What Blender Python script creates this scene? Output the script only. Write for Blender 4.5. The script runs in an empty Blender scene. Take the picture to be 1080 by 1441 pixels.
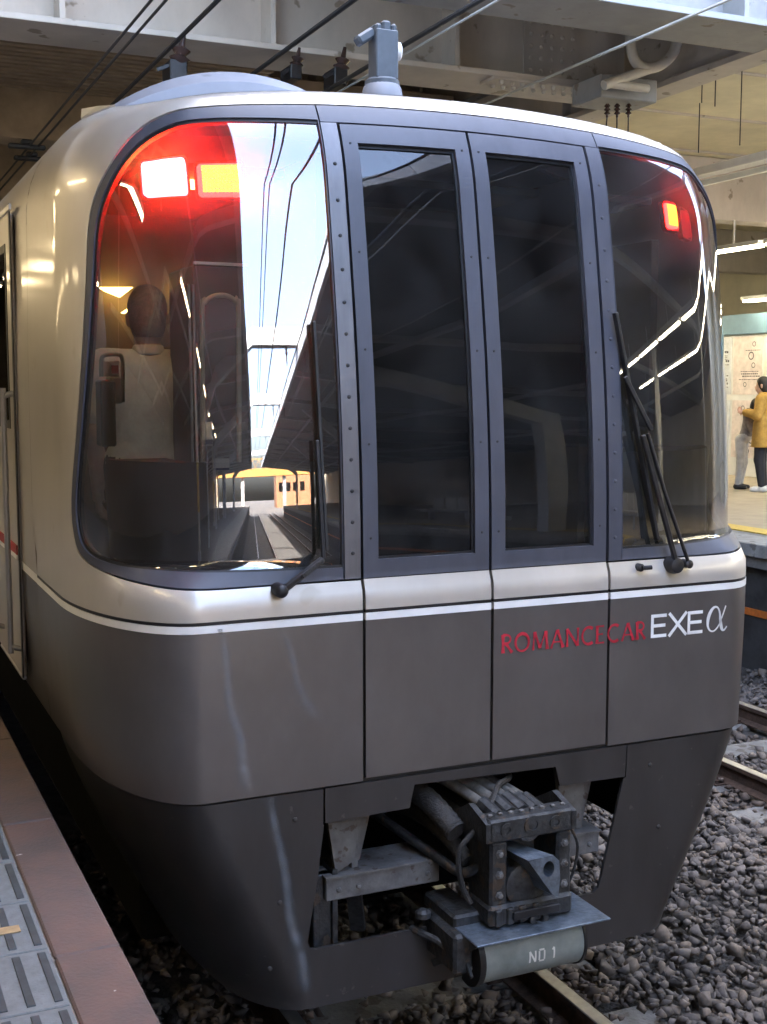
import bpy, bmesh, math, random
import numpy as np
from mathutils import Vector, Matrix
from mathutils.geometry import delaunay_2d_cdt
random.seed(7); rng = np.random.default_rng(7)
scn = bpy.context.scene; COL = scn.collection
R = math.radians
# ------------------------------------------------------------------ camera
CAM = np.array([-2.26, -4.0, 2.65]); YAW, PITCH = R(24.3), R(-5.9); FPX, PW, PH = 1720., 1080., 1441.
FW = np.array([math.sin(YAW)*math.cos(PITCH), math.cos(YAW)*math.cos(PITCH), math.sin(PITCH)])
RT = np.array([math.cos(YAW), -math.sin(YAW), 0.]); UP = np.cross(RT, FW)
cd = bpy.data.cameras.new('camera'); cam = bpy.data.objects.new('camera', cd); COL.objects.link(cam)
cam.matrix_world = Matrix([[RT[i], UP[i], -FW[i], CAM[i]] for i in range(3)] + [[0, 0, 0, 1]])
cd.sensor_fit = 'VERTICAL'; cd.sensor_height = 24; cd.lens = 24*FPX/PH; cd.clip_start = .05; cd.clip_end = 2000
scn.camera = cam
def at(u, v, x=None, y=None, z=None):
    """photo pixel -> point on the plane x=, y= or z="""
    d = FW + RT*(u-PW/2)/FPX - UP*(v-PH/2)/FPX
    i, val = (0, x) if x is not None else (1, y) if y is not None else (2, z)
    return tuple(CAM + d*(val-CAM[i])/d[i])
# ------------------------------------------------------------------ sky, sun, exposure
SUN_EL, SUN_AZ = R(52), R(-20)          # azimuth measured from +Y (the sun stands behind the block added on the deck)
w = bpy.data.worlds.new('World'); scn.world = w; w.use_nodes = True
nt = w.node_tree; nt.nodes.clear()
sky = nt.nodes.new('ShaderNodeTexSky'); sky.sky_type = 'NISHITA'; sky.sun_disc = False
sky.sun_elevation = SUN_EL; sky.sun_rotation = SUN_AZ; sky.air_density = 1.0; sky.dust_density = 7.0
bg = nt.nodes.new('ShaderNodeBackground'); bg.inputs[1].default_value = .15
wo = nt.nodes.new('ShaderNodeOutputWorld'); nt.links.new(sky.outputs[0], bg.inputs[0]); nt.links.new(bg.outputs[0], wo.inputs[0])
sd = bpy.data.lights.new('sun', 'SUN'); sd.energy = 4.0; sd.angle = R(.5); sd.color = (1, .95, .87)
so = bpy.data.objects.new('sun', sd); COL.objects.link(so)
so.rotation_euler = (Vector((math.sin(SUN_AZ)*math.cos(SUN_EL), math.cos(SUN_AZ)*math.cos(SUN_EL), math.sin(SUN_EL)))).to_track_quat('Z', 'Y').to_euler()
vs = scn.view_settings; vs.view_transform = 'Standard'; vs.look = 'None'; vs.gamma = 1; vs.exposure = 4.85; vs.use_curve_mapping = False
cy = scn.cycles; cy.use_denoising = True; cy.max_bounces = 10; cy.transparent_max_bounces = 16; cy.sample_clamp_indirect = 6
cy.caustics_reflective = False; cy.caustics_refractive = False
# ------------------------------------------------------------------ materials
MATS = {}
def mat(name, col, rough=.6, metal=0., var=.12, nscale=8., bump=.0, bscale=60., coat=0., coatr=.08, spec=.5, rvar=.1, stretch=(1, 1, 1), col2=None, thr=(.42, .62), emit=None, es=0., spots=None):
    if name in MATS: return MATS[name]
    m = bpy.data.materials.new(name); m.use_nodes = True; t = m.node_tree; N = t.nodes; Lk = t.links
    p = N['Principled BSDF']; p.inputs['Roughness'].default_value = rough; p.inputs['Metallic'].default_value = metal
    p.inputs['Coat Weight'].default_value = coat; p.inputs['Coat Roughness'].default_value = coatr; p.inputs['Specular IOR Level'].default_value = spec
    tc = N.new('ShaderNodeTexCoord'); mp = N.new('ShaderNodeMapping'); mp.inputs['Scale'].default_value = stretch
    oi = N.new('ShaderNodeObjectInfo'); ad = N.new('ShaderNodeVectorMath'); ad.operation = 'ADD'
    mu = N.new('ShaderNodeVectorMath'); mu.operation = 'SCALE'; mu.inputs[0].default_value = (13, 7, 5)
    Lk.new(oi.outputs['Random'], mu.inputs['Scale']); Lk.new(tc.outputs['Object'], ad.inputs[0]); Lk.new(mu.outputs[0], ad.inputs[1]); Lk.new(ad.outputs[0], mp.inputs[0])
    n1 = N.new('ShaderNodeTexNoise'); n1.inputs['Scale'].default_value = nscale; n1.inputs['Detail'].default_value = 7; n1.inputs['Roughness'].default_value = .62
    Lk.new(mp.outputs[0], n1.inputs['Vector'])
    rp = N.new('ShaderNodeValToRGB'); e = rp.color_ramp.elements
    c2 = col2 if col2 else tuple(max(0, c*(1-var*2)) for c in col); c1 = col if col2 else tuple(min(1, c*(1+var)) for c in col)
    e[0].position, e[1].position = (thr if col2 else (.3, .7)); e[0].color = (*c2, 1); e[1].color = (*c1, 1)
    Lk.new(n1.outputs['Fac'], rp.inputs[0]); last = rp.outputs[0]
    if spots:                                   # pale or dark specks: (colour, scale, threshold)
        n3 = N.new('ShaderNodeTexNoise'); n3.inputs['Scale'].default_value = spots[1]; n3.inputs['Detail'].default_value = 3; Lk.new(ad.outputs[0], n3.inputs['Vector'])
        r3 = N.new('ShaderNodeValToRGB'); r3.color_ramp.elements[0].position = spots[2]; r3.color_ramp.elements[1].position = spots[2]+.04
        Lk.new(n3.outputs['Fac'], r3.inputs[0]); mx = N.new('ShaderNodeMix'); mx.data_type = 'RGBA'; mx.inputs['B'].default_value = (*spots[0], 1)
        Lk.new(r3.outputs[0], mx.inputs['Factor']); Lk.new(last, mx.inputs['A']); last = mx.outputs['Result']
    Lk.new(last, p.inputs['Base Color'])
    if rvar:
        mr = N.new('ShaderNodeMapRange'); mr.inputs['To Min'].default_value = max(.02, rough-rvar); mr.inputs['To Max'].default_value = min(1, rough+rvar)
        Lk.new(n1.outputs['Fac'], mr.inputs['Value']); Lk.new(mr.outputs[0], p.inputs['Roughness'])
    if bump:
        n2 = N.new('ShaderNodeTexNoise'); n2.inputs['Scale'].default_value = bscale; n2.inputs['Detail'].default_value = 5; Lk.new(mp.outputs[0], n2.inputs['Vector'])
        b = N.new('ShaderNodeBump'); b.inputs['Strength'].default_value = bump; b.inputs['Distance'].default_value = .02
        Lk.new(n2.outputs['Fac'], b.inputs['Height']); Lk.new(b.outputs[0], p.inputs['Normal'])
        if coat: Lk.new(b.outputs[0], p.inputs['Coat Normal'])
    if emit: p.inputs['Emission Color'].default_value = (*emit, 1); p.inputs['Emission Strength'].default_value = es
    MATS[name] = m; return m
def glass_mat(name, tint, ior=1.6, dust=.02, rough=.0, dustcol=(.6, .62, .65)):
    m = bpy.data.materials.new(name); m.use_nodes = True; t = m.node_tree; N = t.nodes; Lk = t.links; N.clear()
    tr = N.new('ShaderNodeBsdfTransparent'); tr.inputs[0].default_value = (*tint, 1)
    gl = N.new('ShaderNodeBsdfGlossy'); gl.inputs['Roughness'].default_value = rough; gl.inputs[0].default_value = (.96, .97, 1, 1)
    fr = N.new('ShaderNodeFresnel'); fr.inputs[0].default_value = ior
    tc = N.new('ShaderNodeTexCoord'); n = N.new('ShaderNodeTexNoise'); n.inputs['Scale'].default_value = 5; n.inputs['Detail'].default_value = 8; Lk.new(tc.outputs['Object'], n.inputs['Vector'])
    mr = N.new('ShaderNodeMapRange'); mr.inputs['From Min'].default_value = .3; mr.inputs['From Max'].default_value = .75; mr.inputs['To Min'].default_value = dust*.35; mr.inputs['To Max'].default_value = dust*2.0
    Lk.new(n.outputs['Fac'], mr.inputs['Value'])
    df = N.new('ShaderNodeBsdfDiffuse'); df.inputs[0].default_value = (*dustcol, 1)
    tl = N.new('ShaderNodeBsdfTranslucent'); tl.inputs[0].default_value = (*dustcol, 1)
    m0 = N.new('ShaderNodeMixShader'); m0.inputs[0].default_value = .5; Lk.new(df.outputs[0], m0.inputs[1]); Lk.new(tl.outputs[0], m0.inputs[2])
    m1 = N.new('ShaderNodeMixShader'); Lk.new(mr.outputs[0], m1.inputs[0]); Lk.new(tr.outputs[0], m1.inputs[1]); Lk.new(m0.outputs[0], m1.inputs[2])
    m2 = N.new('ShaderNodeMixShader'); Lk.new(fr.outputs[0], m2.inputs[0]); Lk.new(m1.outputs[0], m2.inputs[1]); Lk.new(gl.outputs[0], m2.inputs[2])
    nb = N.new('ShaderNodeTexNoise'); nb.inputs['Scale'].default_value = 1.7; nb.inputs['Detail'].default_value = 1; Lk.new(tc.outputs['Object'], nb.inputs['Vector'])
    bp = N.new('ShaderNodeBump'); bp.inputs['Strength'].default_value = .035; bp.inputs['Distance'].default_value = .05; Lk.new(nb.outputs['Fac'], bp.inputs['Height']); Lk.new(bp.outputs[0], gl.inputs['Normal'])
    o = N.new('ShaderNodeOutputMaterial'); Lk.new(m2.outputs[0], o.inputs[0]); MATS[name] = m; return m
def glow(name, col, s):
    m = bpy.data.materials.new(name); m.use_nodes = True; t = m.node_tree; t.nodes.clear()
    e = t.nodes.new('ShaderNodeEmission'); e.inputs[0].default_value = (*col, 1); e.inputs[1].default_value = s
    o = t.nodes.new('ShaderNodeOutputMaterial'); t.links.new(e.outputs[0], o.inputs[0]); MATS[name] = m; return m
SILVER = mat('silver_paint', (.56, .53, .485), .38, .3, .06, 3, .0, coat=.5, coatr=.1, stretch=(1, 1, .4), spots=((.50, .465, .41), 6, .68))
GREY = mat('brown_grey_paint', (.122, .112, .110), .38, .35, .08, 4, .04, 4, coat=.5, coatr=.16, stretch=(1.3, 1.3, .8))
MASK = mat('blue_grey_frame_paint', (.060, .066, .090), .5, .0, .10, 6, coat=.06, coatr=.25, stretch=(2, 2, .5))
SKIRT = mat('dirty_grey_skirt_paint', (.034, .032, .033), .5, .1, .16, 3.5, .05, 6, coat=.25, coatr=.28, stretch=(2, 2, .5), spots=((.07, .065, .06), 22, .70))
WHITE = mat('white_stripe_film', (.88, .88, .88), .4, 0, .04)
REDFILM = mat('red_lettering_film', (.50, .02, .045), .45, 0, .2, 30)
ALU = mat('brushed_aluminium', (.44, .44, .46), .4, .7, .12, 12, stretch=(1, 1, .15))
BLACK = mat('black_rubber', (.012, .012, .013), .55, 0, .2)
BLACKM = mat('black_metal', (.02, .02, .023), .42, .2, .3, 20)
GLASS = glass_mat('cab_glass', (.60, .66, .63), 2.3, .065)
DGLASS = glass_mat('door_glass', (.34, .36, .38), 1.6, .030)
SGLASS = glass_mat('side_glass', (.25, .26, .27), 1.5, .01)
CABDARK = mat('dark_cab_lining', (.010, .010, .011), .75, 0, .2)
CABTAN = mat('tan_cab_bulkhead', (.17, .125, .085), .6, 0, .12, 3)
CABGREEN = mat('green_equipment_case', (.03, .10, .07), .45, 0, .15)
CABCYAN = mat('pale_cyan_case', (.30, .44, .44), .5)
STEEL = mat('worn_coupler_steel', (.055, .058, .062), .5, .5, .3, 25, .25, 60, spots=((.085, .066, .052), 18, .60))
STEELB = mat('bare_blue_steel', (.20, .25, .32), .35, .7, .25, 25, .2, 70)
DUSTY = mat('dusty_underframe_steel', (.14, .137, .135), .65, .1, .22, 14, .12, 50, spots=((.07, .055, .045), 18, .60))
DRUM = mat('pale_green_drum_paint', (.24, .275, .27), .5, .1, .14, 10, .05, 40, spots=((.17, .16, .13), 16, .63))
RUBHOSE = mat('dusty_rubber_hose', (.035, .033, .032), .75, 0, .3, 40, .3, 120)
CABLE = mat('grey_cable', (.13, .125, .115), .7, 0, .3, 30)
RAILTOP = mat('polished_rail_head', (.40, .39, .38), .35, .8, .12, 20)
RAILSIDE = mat('rusty_rail_side', (.085, .052, .036), .85, .1, .3, 18, .3, 60)
CONC = mat('weathered_concrete', (.30, .29, .27), .9, 0, .18, 5, .25, 50, spots=((.17, .155, .14), 7, .60))
SLEEPER = mat('sleeper_concrete', (.19, .18, .165), .92, 0, .2, 8, .35, 60, spots=((.10, .085, .07), 9, .56))
BALLASTM = mat('ballast_bed_soil', (.075, .068, .062), .95, 0, .3, 12, .8, 45)
TILE = mat('pale_blue_grey_platform_tile', (.175, .197, .207), .8, 0, .12, 30, .12, 160, spots=((.16, .18, .19), 60, .62))
BAR = mat('dark_tactile_bar', (.055, .068, .078), .6, 0, .2, 25)
EDGE = mat('worn_pink_platform_edge_stone', (.155, .098, .083), .7, 0, .2, 5, .2, 70, col2=(.092, .076, .074), thr=(.30, .66), spots=((.62, .60, .58), 17, .735))
ASPH = mat('platform_asphalt', (.20, .19, .18), .85, 0, .15, 12, .2, 80)
BEIGE = mat('beige_steel_paint', (.50, .45, .40), .6, 0, .10, 2.5, .04, 20, stretch=(1, 1, .5), spots=((.25, .21, .165), 5, .66))
GREYST = mat('grey_steel_paint', (.27, .27, .27), .6, 0, .12, 3, .04, 20, spots=((.17, .14, .12), 6, .66))
CREAM = mat('cream_ceiling_panel', (.66, .60, .43), .7, 0, .07, 3)
BROWNC = mat('brown_deck_ceiling', (.36, .28, .20), .8, 0, .16, 3, .06, 20)
WIRE = mat('dark_wire', (.025, .023, .022), .6, .3, .2)
WIREP = mat('pale_wire', (.45, .44, .40), .5, .3, .1)
PIPE = mat('off_white_pipe_paint', (.55, .52, .46), .5, 0, .08, 8, spots=((.38, .32, .26), 12, .68))
PORC = mat('dark_porcelain', (.06, .035, .03), .25, 0, .2)
WHITEST = mat('white_steel_paint', (.74, .73, .70), .5, 0, .06, 4)
PAPER = mat('poster_paper', (.74, .71, .66), .7, 0, .03)
INK = mat('poster_ink', (.07, .07, .08), .7, 0, .3, 40)
INKB = mat('blue_ink', (.05, .06, .16), .7)
BLUEH = mat('blue_header_paint', (.16, .27, .36), .5, 0, .06)
YELL = mat('yellow_tactile_paint', (.62, .42, .08), .7, 0, .15, 20)
ORANGE = mat('orange_warning_band', (.62, .17, .03), .6, 0, .12, 20)
DARKW = mat('dark_platform_face', (.05, .048, .047), .85, 0, .25, 6)
TUBE = glow('fluorescent_tube', (1.0, .76, .42), 2.0)
TUBEW = glow('white_fluorescent_tube', (1.0, .88, .60), 3.0)
REDGLOW = glow('red_tail_lamp', (1.0, .0016, .0022), 55)
AMB2 = glow('amber_lamp_core', (1.0, .20, .02), .75)
RED2 = glow('small_red_lamp', (1.0, .002, .002), 9)
DIMRED = glow('dim_red_lamp', (1.0, .01, .03), .022)
YELGLOW = glow('yellow_lamp_core', (1.0, .30, .01), .45)
POST = mat('dull_alloy_post', (.14, .14, .15), .45, .5, .15, 12, stretch=(1, 1, .15))
AMBGLOW = glow('tail_lamp_core', (1.0, .32, .07), 1.6)
CABGLOW = glow('cab_lamp_glow', (1.0, .58, .15), .8)
SKIN = mat('skin', (.50, .31, .22), .5, 0, .06, 20)
HAIR = mat('dark_hair', (.02, .016, .013), .5, 0, .3, 60, .4, 90)
GHAIR = mat('grey_brown_hair', (.16, .13, .10), .55, 0, .3, 60, .4, 90)
SHIRT = mat('white_shirt_cotton', (.66, .66, .62), .8, 0, .10, 9, .8, 9)
NAVY = mat('dark_trouser_wool', (.018, .019, .026), .85, 0, .2, 30, .15, 60)
COAT = mat('mustard_coat_wool', (.42, .235, .045), .85, 0, .14, 16, .25, 45)
LTROU = mat('pale_grey_trousers', (.50, .48, .46), .85, 0, .1, 14, .2, 40)
GREYC = mat('grey_cardigan', (.22, .19, .185), .9, 0, .15, 20, .2, 50)
SHOE = mat('white_sneaker', (.65, .65, .63), .6)
# ------------------------------------------------------------------ mesh helpers
class B:
    def __init__(s): s.v = []; s.f = []
    def add(s, vs, fs):
        n = len(s.v); s.v += [tuple(map(float, p)) for p in vs]; s.f += [tuple(i+n for i in f) for f in fs]; return s
    def box(s, x0, x1, y0, y1, z0, z1, b=0., M=None):
        c = ((x0+x1)/2, (y0+y1)/2, (z0+z1)/2); h = (abs(x1-x0)/2, abs(y1-y0)/2, abs(z1-z0)/2); b = min(b, min(h)*.9)
        vs, fs = [], []; idx = {}
        for sx in (-1, 1):
            for sy in (-1, 1):
                for sz in (-1, 1):
                    sg = (sx, sy, sz)
                    for a in range(3):
                        if b == 0 and a: idx[sg, a] = idx[sg, 0]; continue
                        idx[sg, a] = len(vs); vs.append([c[k]+sg[k]*(h[k]-(0 if (k == a or b == 0) else b)) for k in range(3)])
        for a in range(3):
            o = [k for k in range(3) if k != a]
            for sa in (-1, 1):
                q = []
                for (p, r) in ((-1, -1), (1, -1), (1, 1), (-1, 1)):
                    sg = [0]*3; sg[a] = sa; sg[o[0]] = p; sg[o[1]] = r; q.append(idx[tuple(sg), a])
                fs.append(q)
        if b:
            for a in range(3):                   # edges running along axis a
                o = [k for k in range(3) if k != a]
                for p in (-1, 1):
                    for r in (-1, 1):
                        s1 = [0]*3; s1[o[0]] = p; s1[o[1]] = r; s1[a] = -1; s2 = list(s1); s2[a] = 1; s1 = tuple(s1); s2 = tuple(s2)
                        fs.append([idx[s1, o[0]], idx[s2, o[0]], idx[s2, o[1]], idx[s1, o[1]]])
            for sx in (-1, 1):
                for sy in (-1, 1):
                    for sz in (-1, 1): fs.append([idx[(sx, sy, sz), a] for a in range(3)])
        if M is not None: vs = [tuple(M @ Vector(p)) for p in vs]
        return s.add(vs, fs)
    def bar(s, p0, p1, wd, ht, b=0., up=(0, 0, 1)):
        p0, p1 = Vector(p0), Vector(p1); d = (p1-p0); L = d.length; d.normalize(); u = Vector(up)
        sd = d.cross(u); sd = sd.normalized() if sd.length > 1e-4 else Vector((1, 0, 0)); u = sd.cross(d)
        M = Matrix(((sd.x, d.x, u.x, p0.x), (sd.y, d.y, u.y, p0.y), (sd.z, d.z, u.z, p0.z), (0, 0, 0, 1)))
        return s.box(-wd/2, wd/2, 0, L, -ht/2, ht/2, b, M)
    def tube(s, path, r, n=10, cap=True):
        P = [Vector(p) for p in path]; rr = r if hasattr(r, '__len__') else [r]*len(P); vs, fs = [], []
        d0 = (P[1]-P[0]).normalized(); u = Vector((0, 0, 1)) if abs(d0.z) < .9 else Vector((1, 0, 0))
        for i, p in enumerate(P):
            d = (P[min(i+1, len(P)-1)]-P[max(i-1, 0)]).normalized(); a = d.cross(u).normalized(); u2 = a.cross(d); u = u2
            for k in range(n): t = 2*math.pi*k/n; vs.append(p+(a*math.cos(t)+u2*math.sin(t))*rr[i])
        for i in range(len(P)-1):
            for k in range(n): fs.append((i*n+k, i*n+(k+1) % n, (i+1)*n+(k+1) % n, (i+1)*n+k))
        if cap: fs.append(tuple(range(n))[::-1]); fs.append(tuple(range((len(P)-1)*n, len(P)*n)))
        return s.add(vs, fs)
    def lathe(s, base, axis, prof, n=20):
        ax = Vector(axis).normalized(); path = [Vector(base)+ax*h for h, r in prof]; u = Vector((0, 0, 1)) if abs(ax.z) < .9 else Vector((1, 0, 0))
        a = ax.cross(u).normalized(); u = a.cross(ax); vs, fs = [], []
        for p, (h, r) in zip(path, prof):
            for k in range(n): t = 2*math.pi*k/n; vs.append(p+(a*math.cos(t)+u*math.sin(t))*max(r, 1e-4))
        for i in range(len(prof)-1):
            for k in range(n): fs.append((i*n+k, i*n+(k+1) % n, (i+1)*n+(k+1) % n, (i+1)*n+k))
        fs.append(tuple(range(n))[::-1]); fs.append(tuple(range((len(prof)-1)*n, len(prof)*n)))
        return s.add(vs, fs)
    def prism(s, poly, fn, h0, h1):
        n = len(poly); vs = [fn(a, b, h0) for a, b in poly]+[fn(a, b, h1) for a, b in poly]
        fs = [tuple(range(n)), tuple(range(n, 2*n))[::-1]]+[(i, (i+1) % n, (i+1) % n+n, i+n) for i in range(n)]
        return s.add(vs, fs)
    def build(s, name, m, parent=None, smooth=False, angle=40, recalc=True):
        me = bpy.data.meshes.new(name); me.from_pydata(s.v, [], s.f)
        if recalc:
            bm = bmesh.new(); bm.from_mesh(me); bmesh.ops.recalc_face_normals(bm, faces=bm.faces); bm.to_mesh(me); bm.free()
        if smooth:
            me.polygons.foreach_set('use_smooth', [True]*len(me.polygons)); me.set_sharp_from_angle(angle=R(angle))
        return link(name, me, m, parent)
ORG = {}
def link(name, me, m, parent=None):
    o = bpy.data.objects.new(name, me); COL.objects.link(o)
    if m is not None and not me.materials: me.materials.append(m)
    if parent is not None:
        o.parent = parent; org = ORG.get(parent.name, Vector((0, 0, 0)))
    else:                                        # a thing that is one mesh: origin at its base
        co = np.empty(len(me.vertices)*3, 'f'); me.vertices.foreach_get('co', co); co = co.reshape(-1, 3); lo, hi = co.min(0), co.max(0)
        org = Vector(((lo[0]+hi[0])/2, (lo[1]+hi[1])/2, lo[2])); o.location = org
    me.transform(Matrix.Translation(-org)); ORG[o.name] = org if parent is None else org
    return o
def tag(o, label=None, cat=None, group=None, kind=None):
    if label: o['label'] = label
    if cat: o['category'] = cat
    if group: o['group'] = group
    if kind: o['kind'] = kind
    return o
def thing(name, loc, label, cat, group=None):
    o = bpy.data.objects.new(name, None); COL.objects.link(o); o.location = loc; o.empty_display_size = .1; ORG[o.name] = Vector(loc)
    return tag(o, label, cat, group)
def dup(o, delta, parent=None, label=None):
    c = o.copy(); COL.objects.link(c); c.parent = parent
    if parent is None: c.location = o.location+Vector(delta)
    if label: c['label'] = label
    ORG[c.name] = ORG.get(o.name, Vector())+Vector(delta)
    for ch in list(o.children): dup(ch, delta, c)
    return c
def move_copy(o, parent, delta):                 # one alike piece, shared mesh
    c = o.copy(); COL.objects.link(c); c.parent = parent; c.location = o.location+Vector(delta); return c
def smooth_path(pts, n=8, closed=False):
    P = [np.array(p, float) for p in pts]; out = []; N = len(P)
    for i in range(N if closed else N-1):
        g = (lambda k: P[k % N]) if closed else (lambda k: P[min(max(k, 0), N-1)])
        p0, p1, p2, p3 = g(i-1), g(i), g(i+1), g(i+2)
        for k in range(n):
            t = k/n; out.append(tuple(.5*((2*p1)+(-p0+p2)*t+(2*p0-5*p1+4*p2-p3)*t*t+(-p0+3*p1-3*p2+p3)*t**3)))
    if not closed: out.append(tuple(P[-1]))
    return out
# ------------------------------------------------------------------ the train's skin: chart (c = distance round the nose, z = height) -> space
ZT = 3.632; A2 = .30; AS = .33; CRN = .127; W0 = 1.48
def sm(t): t = np.clip(t, 0, 1); return t*t*(3-2*t)
def halfw(z):
    pz = np.clip((z-(ZT-A2))/A2, 0, 1)
    ww = W0-.015*sm((z-2.6)/.9)-.045*np.clip((1.75-z)/.55, 0, 1)**1.5-.36*np.clip((1.2-z)/.8, 0, 1)**1.15
    return ww-AS*(1-np.sqrt(1-pz**2)), pz
TH = np.linspace(0, np.pi/2, 65)
def skin(c, z):
    sg = np.sign(c); a = np.abs(c); W, pz = halfw(z); up = sm((z-1.94)/.10)
    x0 = np.minimum(1.13-.07*up, W-.25); x0 = np.where(z < 1.2, np.minimum(x0, W-.33), x0); b = .78-.22*up-.25*pz**2; ax = W-x0
    X = ax[:, None]*np.sin(TH); Y = b[:, None]*(1-np.cos(TH))
    S = np.concatenate([np.zeros((len(c), 1)), np.cumsum(np.hypot(np.diff(X), np.diff(Y)), 1)], 1)
    s = a-x0; L = S[:, -1]; t = np.zeros_like(a)
    for i in np.nonzero((s > 0) & (s < L))[0]: t[i] = np.interp(s[i], S[i], TH)
    t = np.where(s >= L, np.pi/2, t)
    x = np.where(s <= 0, a, x0+ax*np.sin(t)); y = np.where(s <= 0, 0., b*(1-np.cos(t))+np.maximum(0, s-L))
    y = y+.20*up*np.clip(np.minimum(x, 1.2)-.53, 0, None)**2
    fade = 1-sm((y-.3)/1.2)
    y = y+(.075*np.clip(z-1.96, 0, None)**2+.022*sm((z-1.895)/.07)+.16*(1-np.sqrt(np.clip(1-pz**2, 0, 1))))*fade
    return np.stack([x*sg, y, z+(.17*(1-(x/1.45)**2)+.15*sm((y-.42)/.9))*np.clip((z-2.9)/.84, 0, 1)**2], 1)
def surf(c, z, off=0.):
    c = np.atleast_1d(np.asarray(c, float)); z = np.atleast_1d(np.asarray(z, float)); c, z = [q.ravel().copy() for q in np.broadcast_arrays(c, z)]
    e = 2e-3; P = skin(c, z); du = skin(c+e, z)-skin(c-e, z); zc = np.minimum(z+e, ZT-1e-5); dv = skin(c, zc)-skin(c, zc-2*e)
    N = np.cross(du, dv); N /= np.linalg.norm(N, axis=1, keepdims=True)+1e-12
    return P+N*off, N
def S3(c, z, off=0.): return Vector(surf(c, z, off)[0][0])
def dens(poly, st=.045):
    out = []
    for i, p in enumerate(poly):
        q = poly[(i+1) % len(poly)]; d = math.hypot(q[0]-p[0], q[1]-p[1]); s = st
        if min(p[1], q[1]) < 3.45 < max(p[1], q[1]) or min(p[1], q[1]) >= 3.45: s = st if abs(q[1]-p[1]) < .05 else .012
        if abs(p[0]) > 1.95 and abs(q[0]) > 1.95: s = .12 if abs(q[1]-p[1]) < .05 else .05
        n = max(1, int(math.ceil(d/s)))
        for k in range(n): out.append((p[0]+(q[0]-p[0])*k/n, p[1]+(q[1]-p[1])*k/n))
    return out
def inside(pts, poly):
    x, y = pts[:, 0], pts[:, 1]; r = np.zeros(len(pts), bool); P = np.array(poly); Q = np.roll(P, -1, 0)
    for (x1, y1), (x2, y2) in zip(P, Q):
        if y1 != y2: r ^= ((y1 > y) != (y2 > y)) & (x < (x2-x1)*(y-y1)/(y2-y1)+x1)
    return r
def near(pts, poly, d):
    r = np.zeros(len(pts), bool); P = np.array(poly)
    for p in P: r |= ((pts-p)**2).sum(1) < d*d
    return r
def patch(name, outline, m, parent, holes=(), off=0., thick=.02, st=.045):
    """a panel of the train's skin: outline (and holes) drawn in the chart, with its own edges and thickness"""
    O = dens(outline, st); H = [dens(h, st) for h in holes]
    lo = np.array(O).min(0); hi = np.array(O).max(0)
    cs = np.arange(lo[0]+st*.5, hi[0], st)
    zs = [z for z in np.arange(lo[1]+st*.5, hi[1], st) if z < ZT-A2]+[z for z in ZT-A2+A2*np.sin(np.linspace(0, np.pi/2, 16)[:-1]) if lo[1] < z < hi[1]]
    G = np.array([(c, z) for z in zs for c in cs]) if len(zs) else np.zeros((0, 2))
    if len(G):
        k = inside(G, O)
        for h in H: k &= ~inside(G, h)
        G = G[k]; k = ~near(G, O, st*.42)
        for h in H: k &= ~near(G, h, st*.42)
        G = G[k]
    V = [Vector(p) for p in O]; E = [(i, (i+1) % len(O)) for i in range(len(O))]; loops = [list(range(len(O)))]
    for h in H:
        n = len(V); V += [Vector(p) for p in h]; E += [(n+i, n+(i+1) % len(h)) for i in range(len(h))]; loops.append(list(range(n, n+len(h))))
    V += [Vector(p) for p in G]
    vv, ee, ff, ov, oe, of = delaunay_2d_cdt(V, E, [], 0, 1e-6)
    cen = np.array([np.mean([tuple(vv[i]) for i in f], 0) for f in ff]); ok = inside(cen, O)
    for h in H: ok &= ~inside(cen, h)
    ff = [f for f, q in zip(ff, ok) if q]
    back = {}
    for i, src in enumerate(ov):
        for k in src: back[k] = i
    c2 = np.array([tuple(p) for p in vv]); P, N = surf(c2[:, 0], c2[:, 1], off)
    verts = [tuple(p) for p in P]; norms = [tuple(n) for n in N]; faces = []
    for f in ff:
        a, b, c = [c2[i] for i in f[:3]]
        faces.append(tuple(f) if (b[0]-a[0])*(c[1]-a[1])-(b[1]-a[1])*(c[0]-a[0]) > 0 else tuple(f)[::-1])
    nf = len(faces)
    if thick:
        for lp in loops:
            n = len(lp)
            ids = [back[k] for k in lp]
            area = sum(c2[ids[i]][0]*c2[ids[(i+1) % n]][1]-c2[ids[(i+1) % n]][0]*c2[ids[i]][1] for i in range(n))
            flip = (area > 0) == (lp is loops[0])
            for i in range(n):
                a, b = ids[i], ids[(i+1) % n]; k = len(verts)
                A, Bp = P[a], P[b]; A2_, B2_ = A-N[a]*thick, Bp-N[b]*thick
                fn = np.cross(Bp-A, A2_-A); fn /= np.linalg.norm(fn)+1e-12
                if flip: fc = (k, k+3, k+2, k+1); fn = -fn
                else: fc = (k, k+1, k+2, k+3); fn = fn
                verts += [tuple(A), tuple(Bp), tuple(B2_), tuple(A2_)]
                nn = np.cross(np.array(verts[fc[1]])-np.array(verts[fc[0]]), np.array(verts[fc[2]])-np.array(verts[fc[0]])); nn /= np.linalg.norm(nn)+1e-12
                norms += [tuple(nn)]*4; faces.append(fc)
    me = bpy.data.meshes.new(name); me.from_pydata(verts, [], faces)
    me.polygons.foreach_set('use_smooth', [True]*len(faces)); me.normals_split_custom_set_from_vertices(norms)
    return link(name, me, m, parent)
def mir(poly): return [(-a, b) for a, b in poly][::-1]
def rect(c0, c1, z0, z1): return [(c0, z0), (c1, z0), (c1, z1), (c0, z1)]
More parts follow.
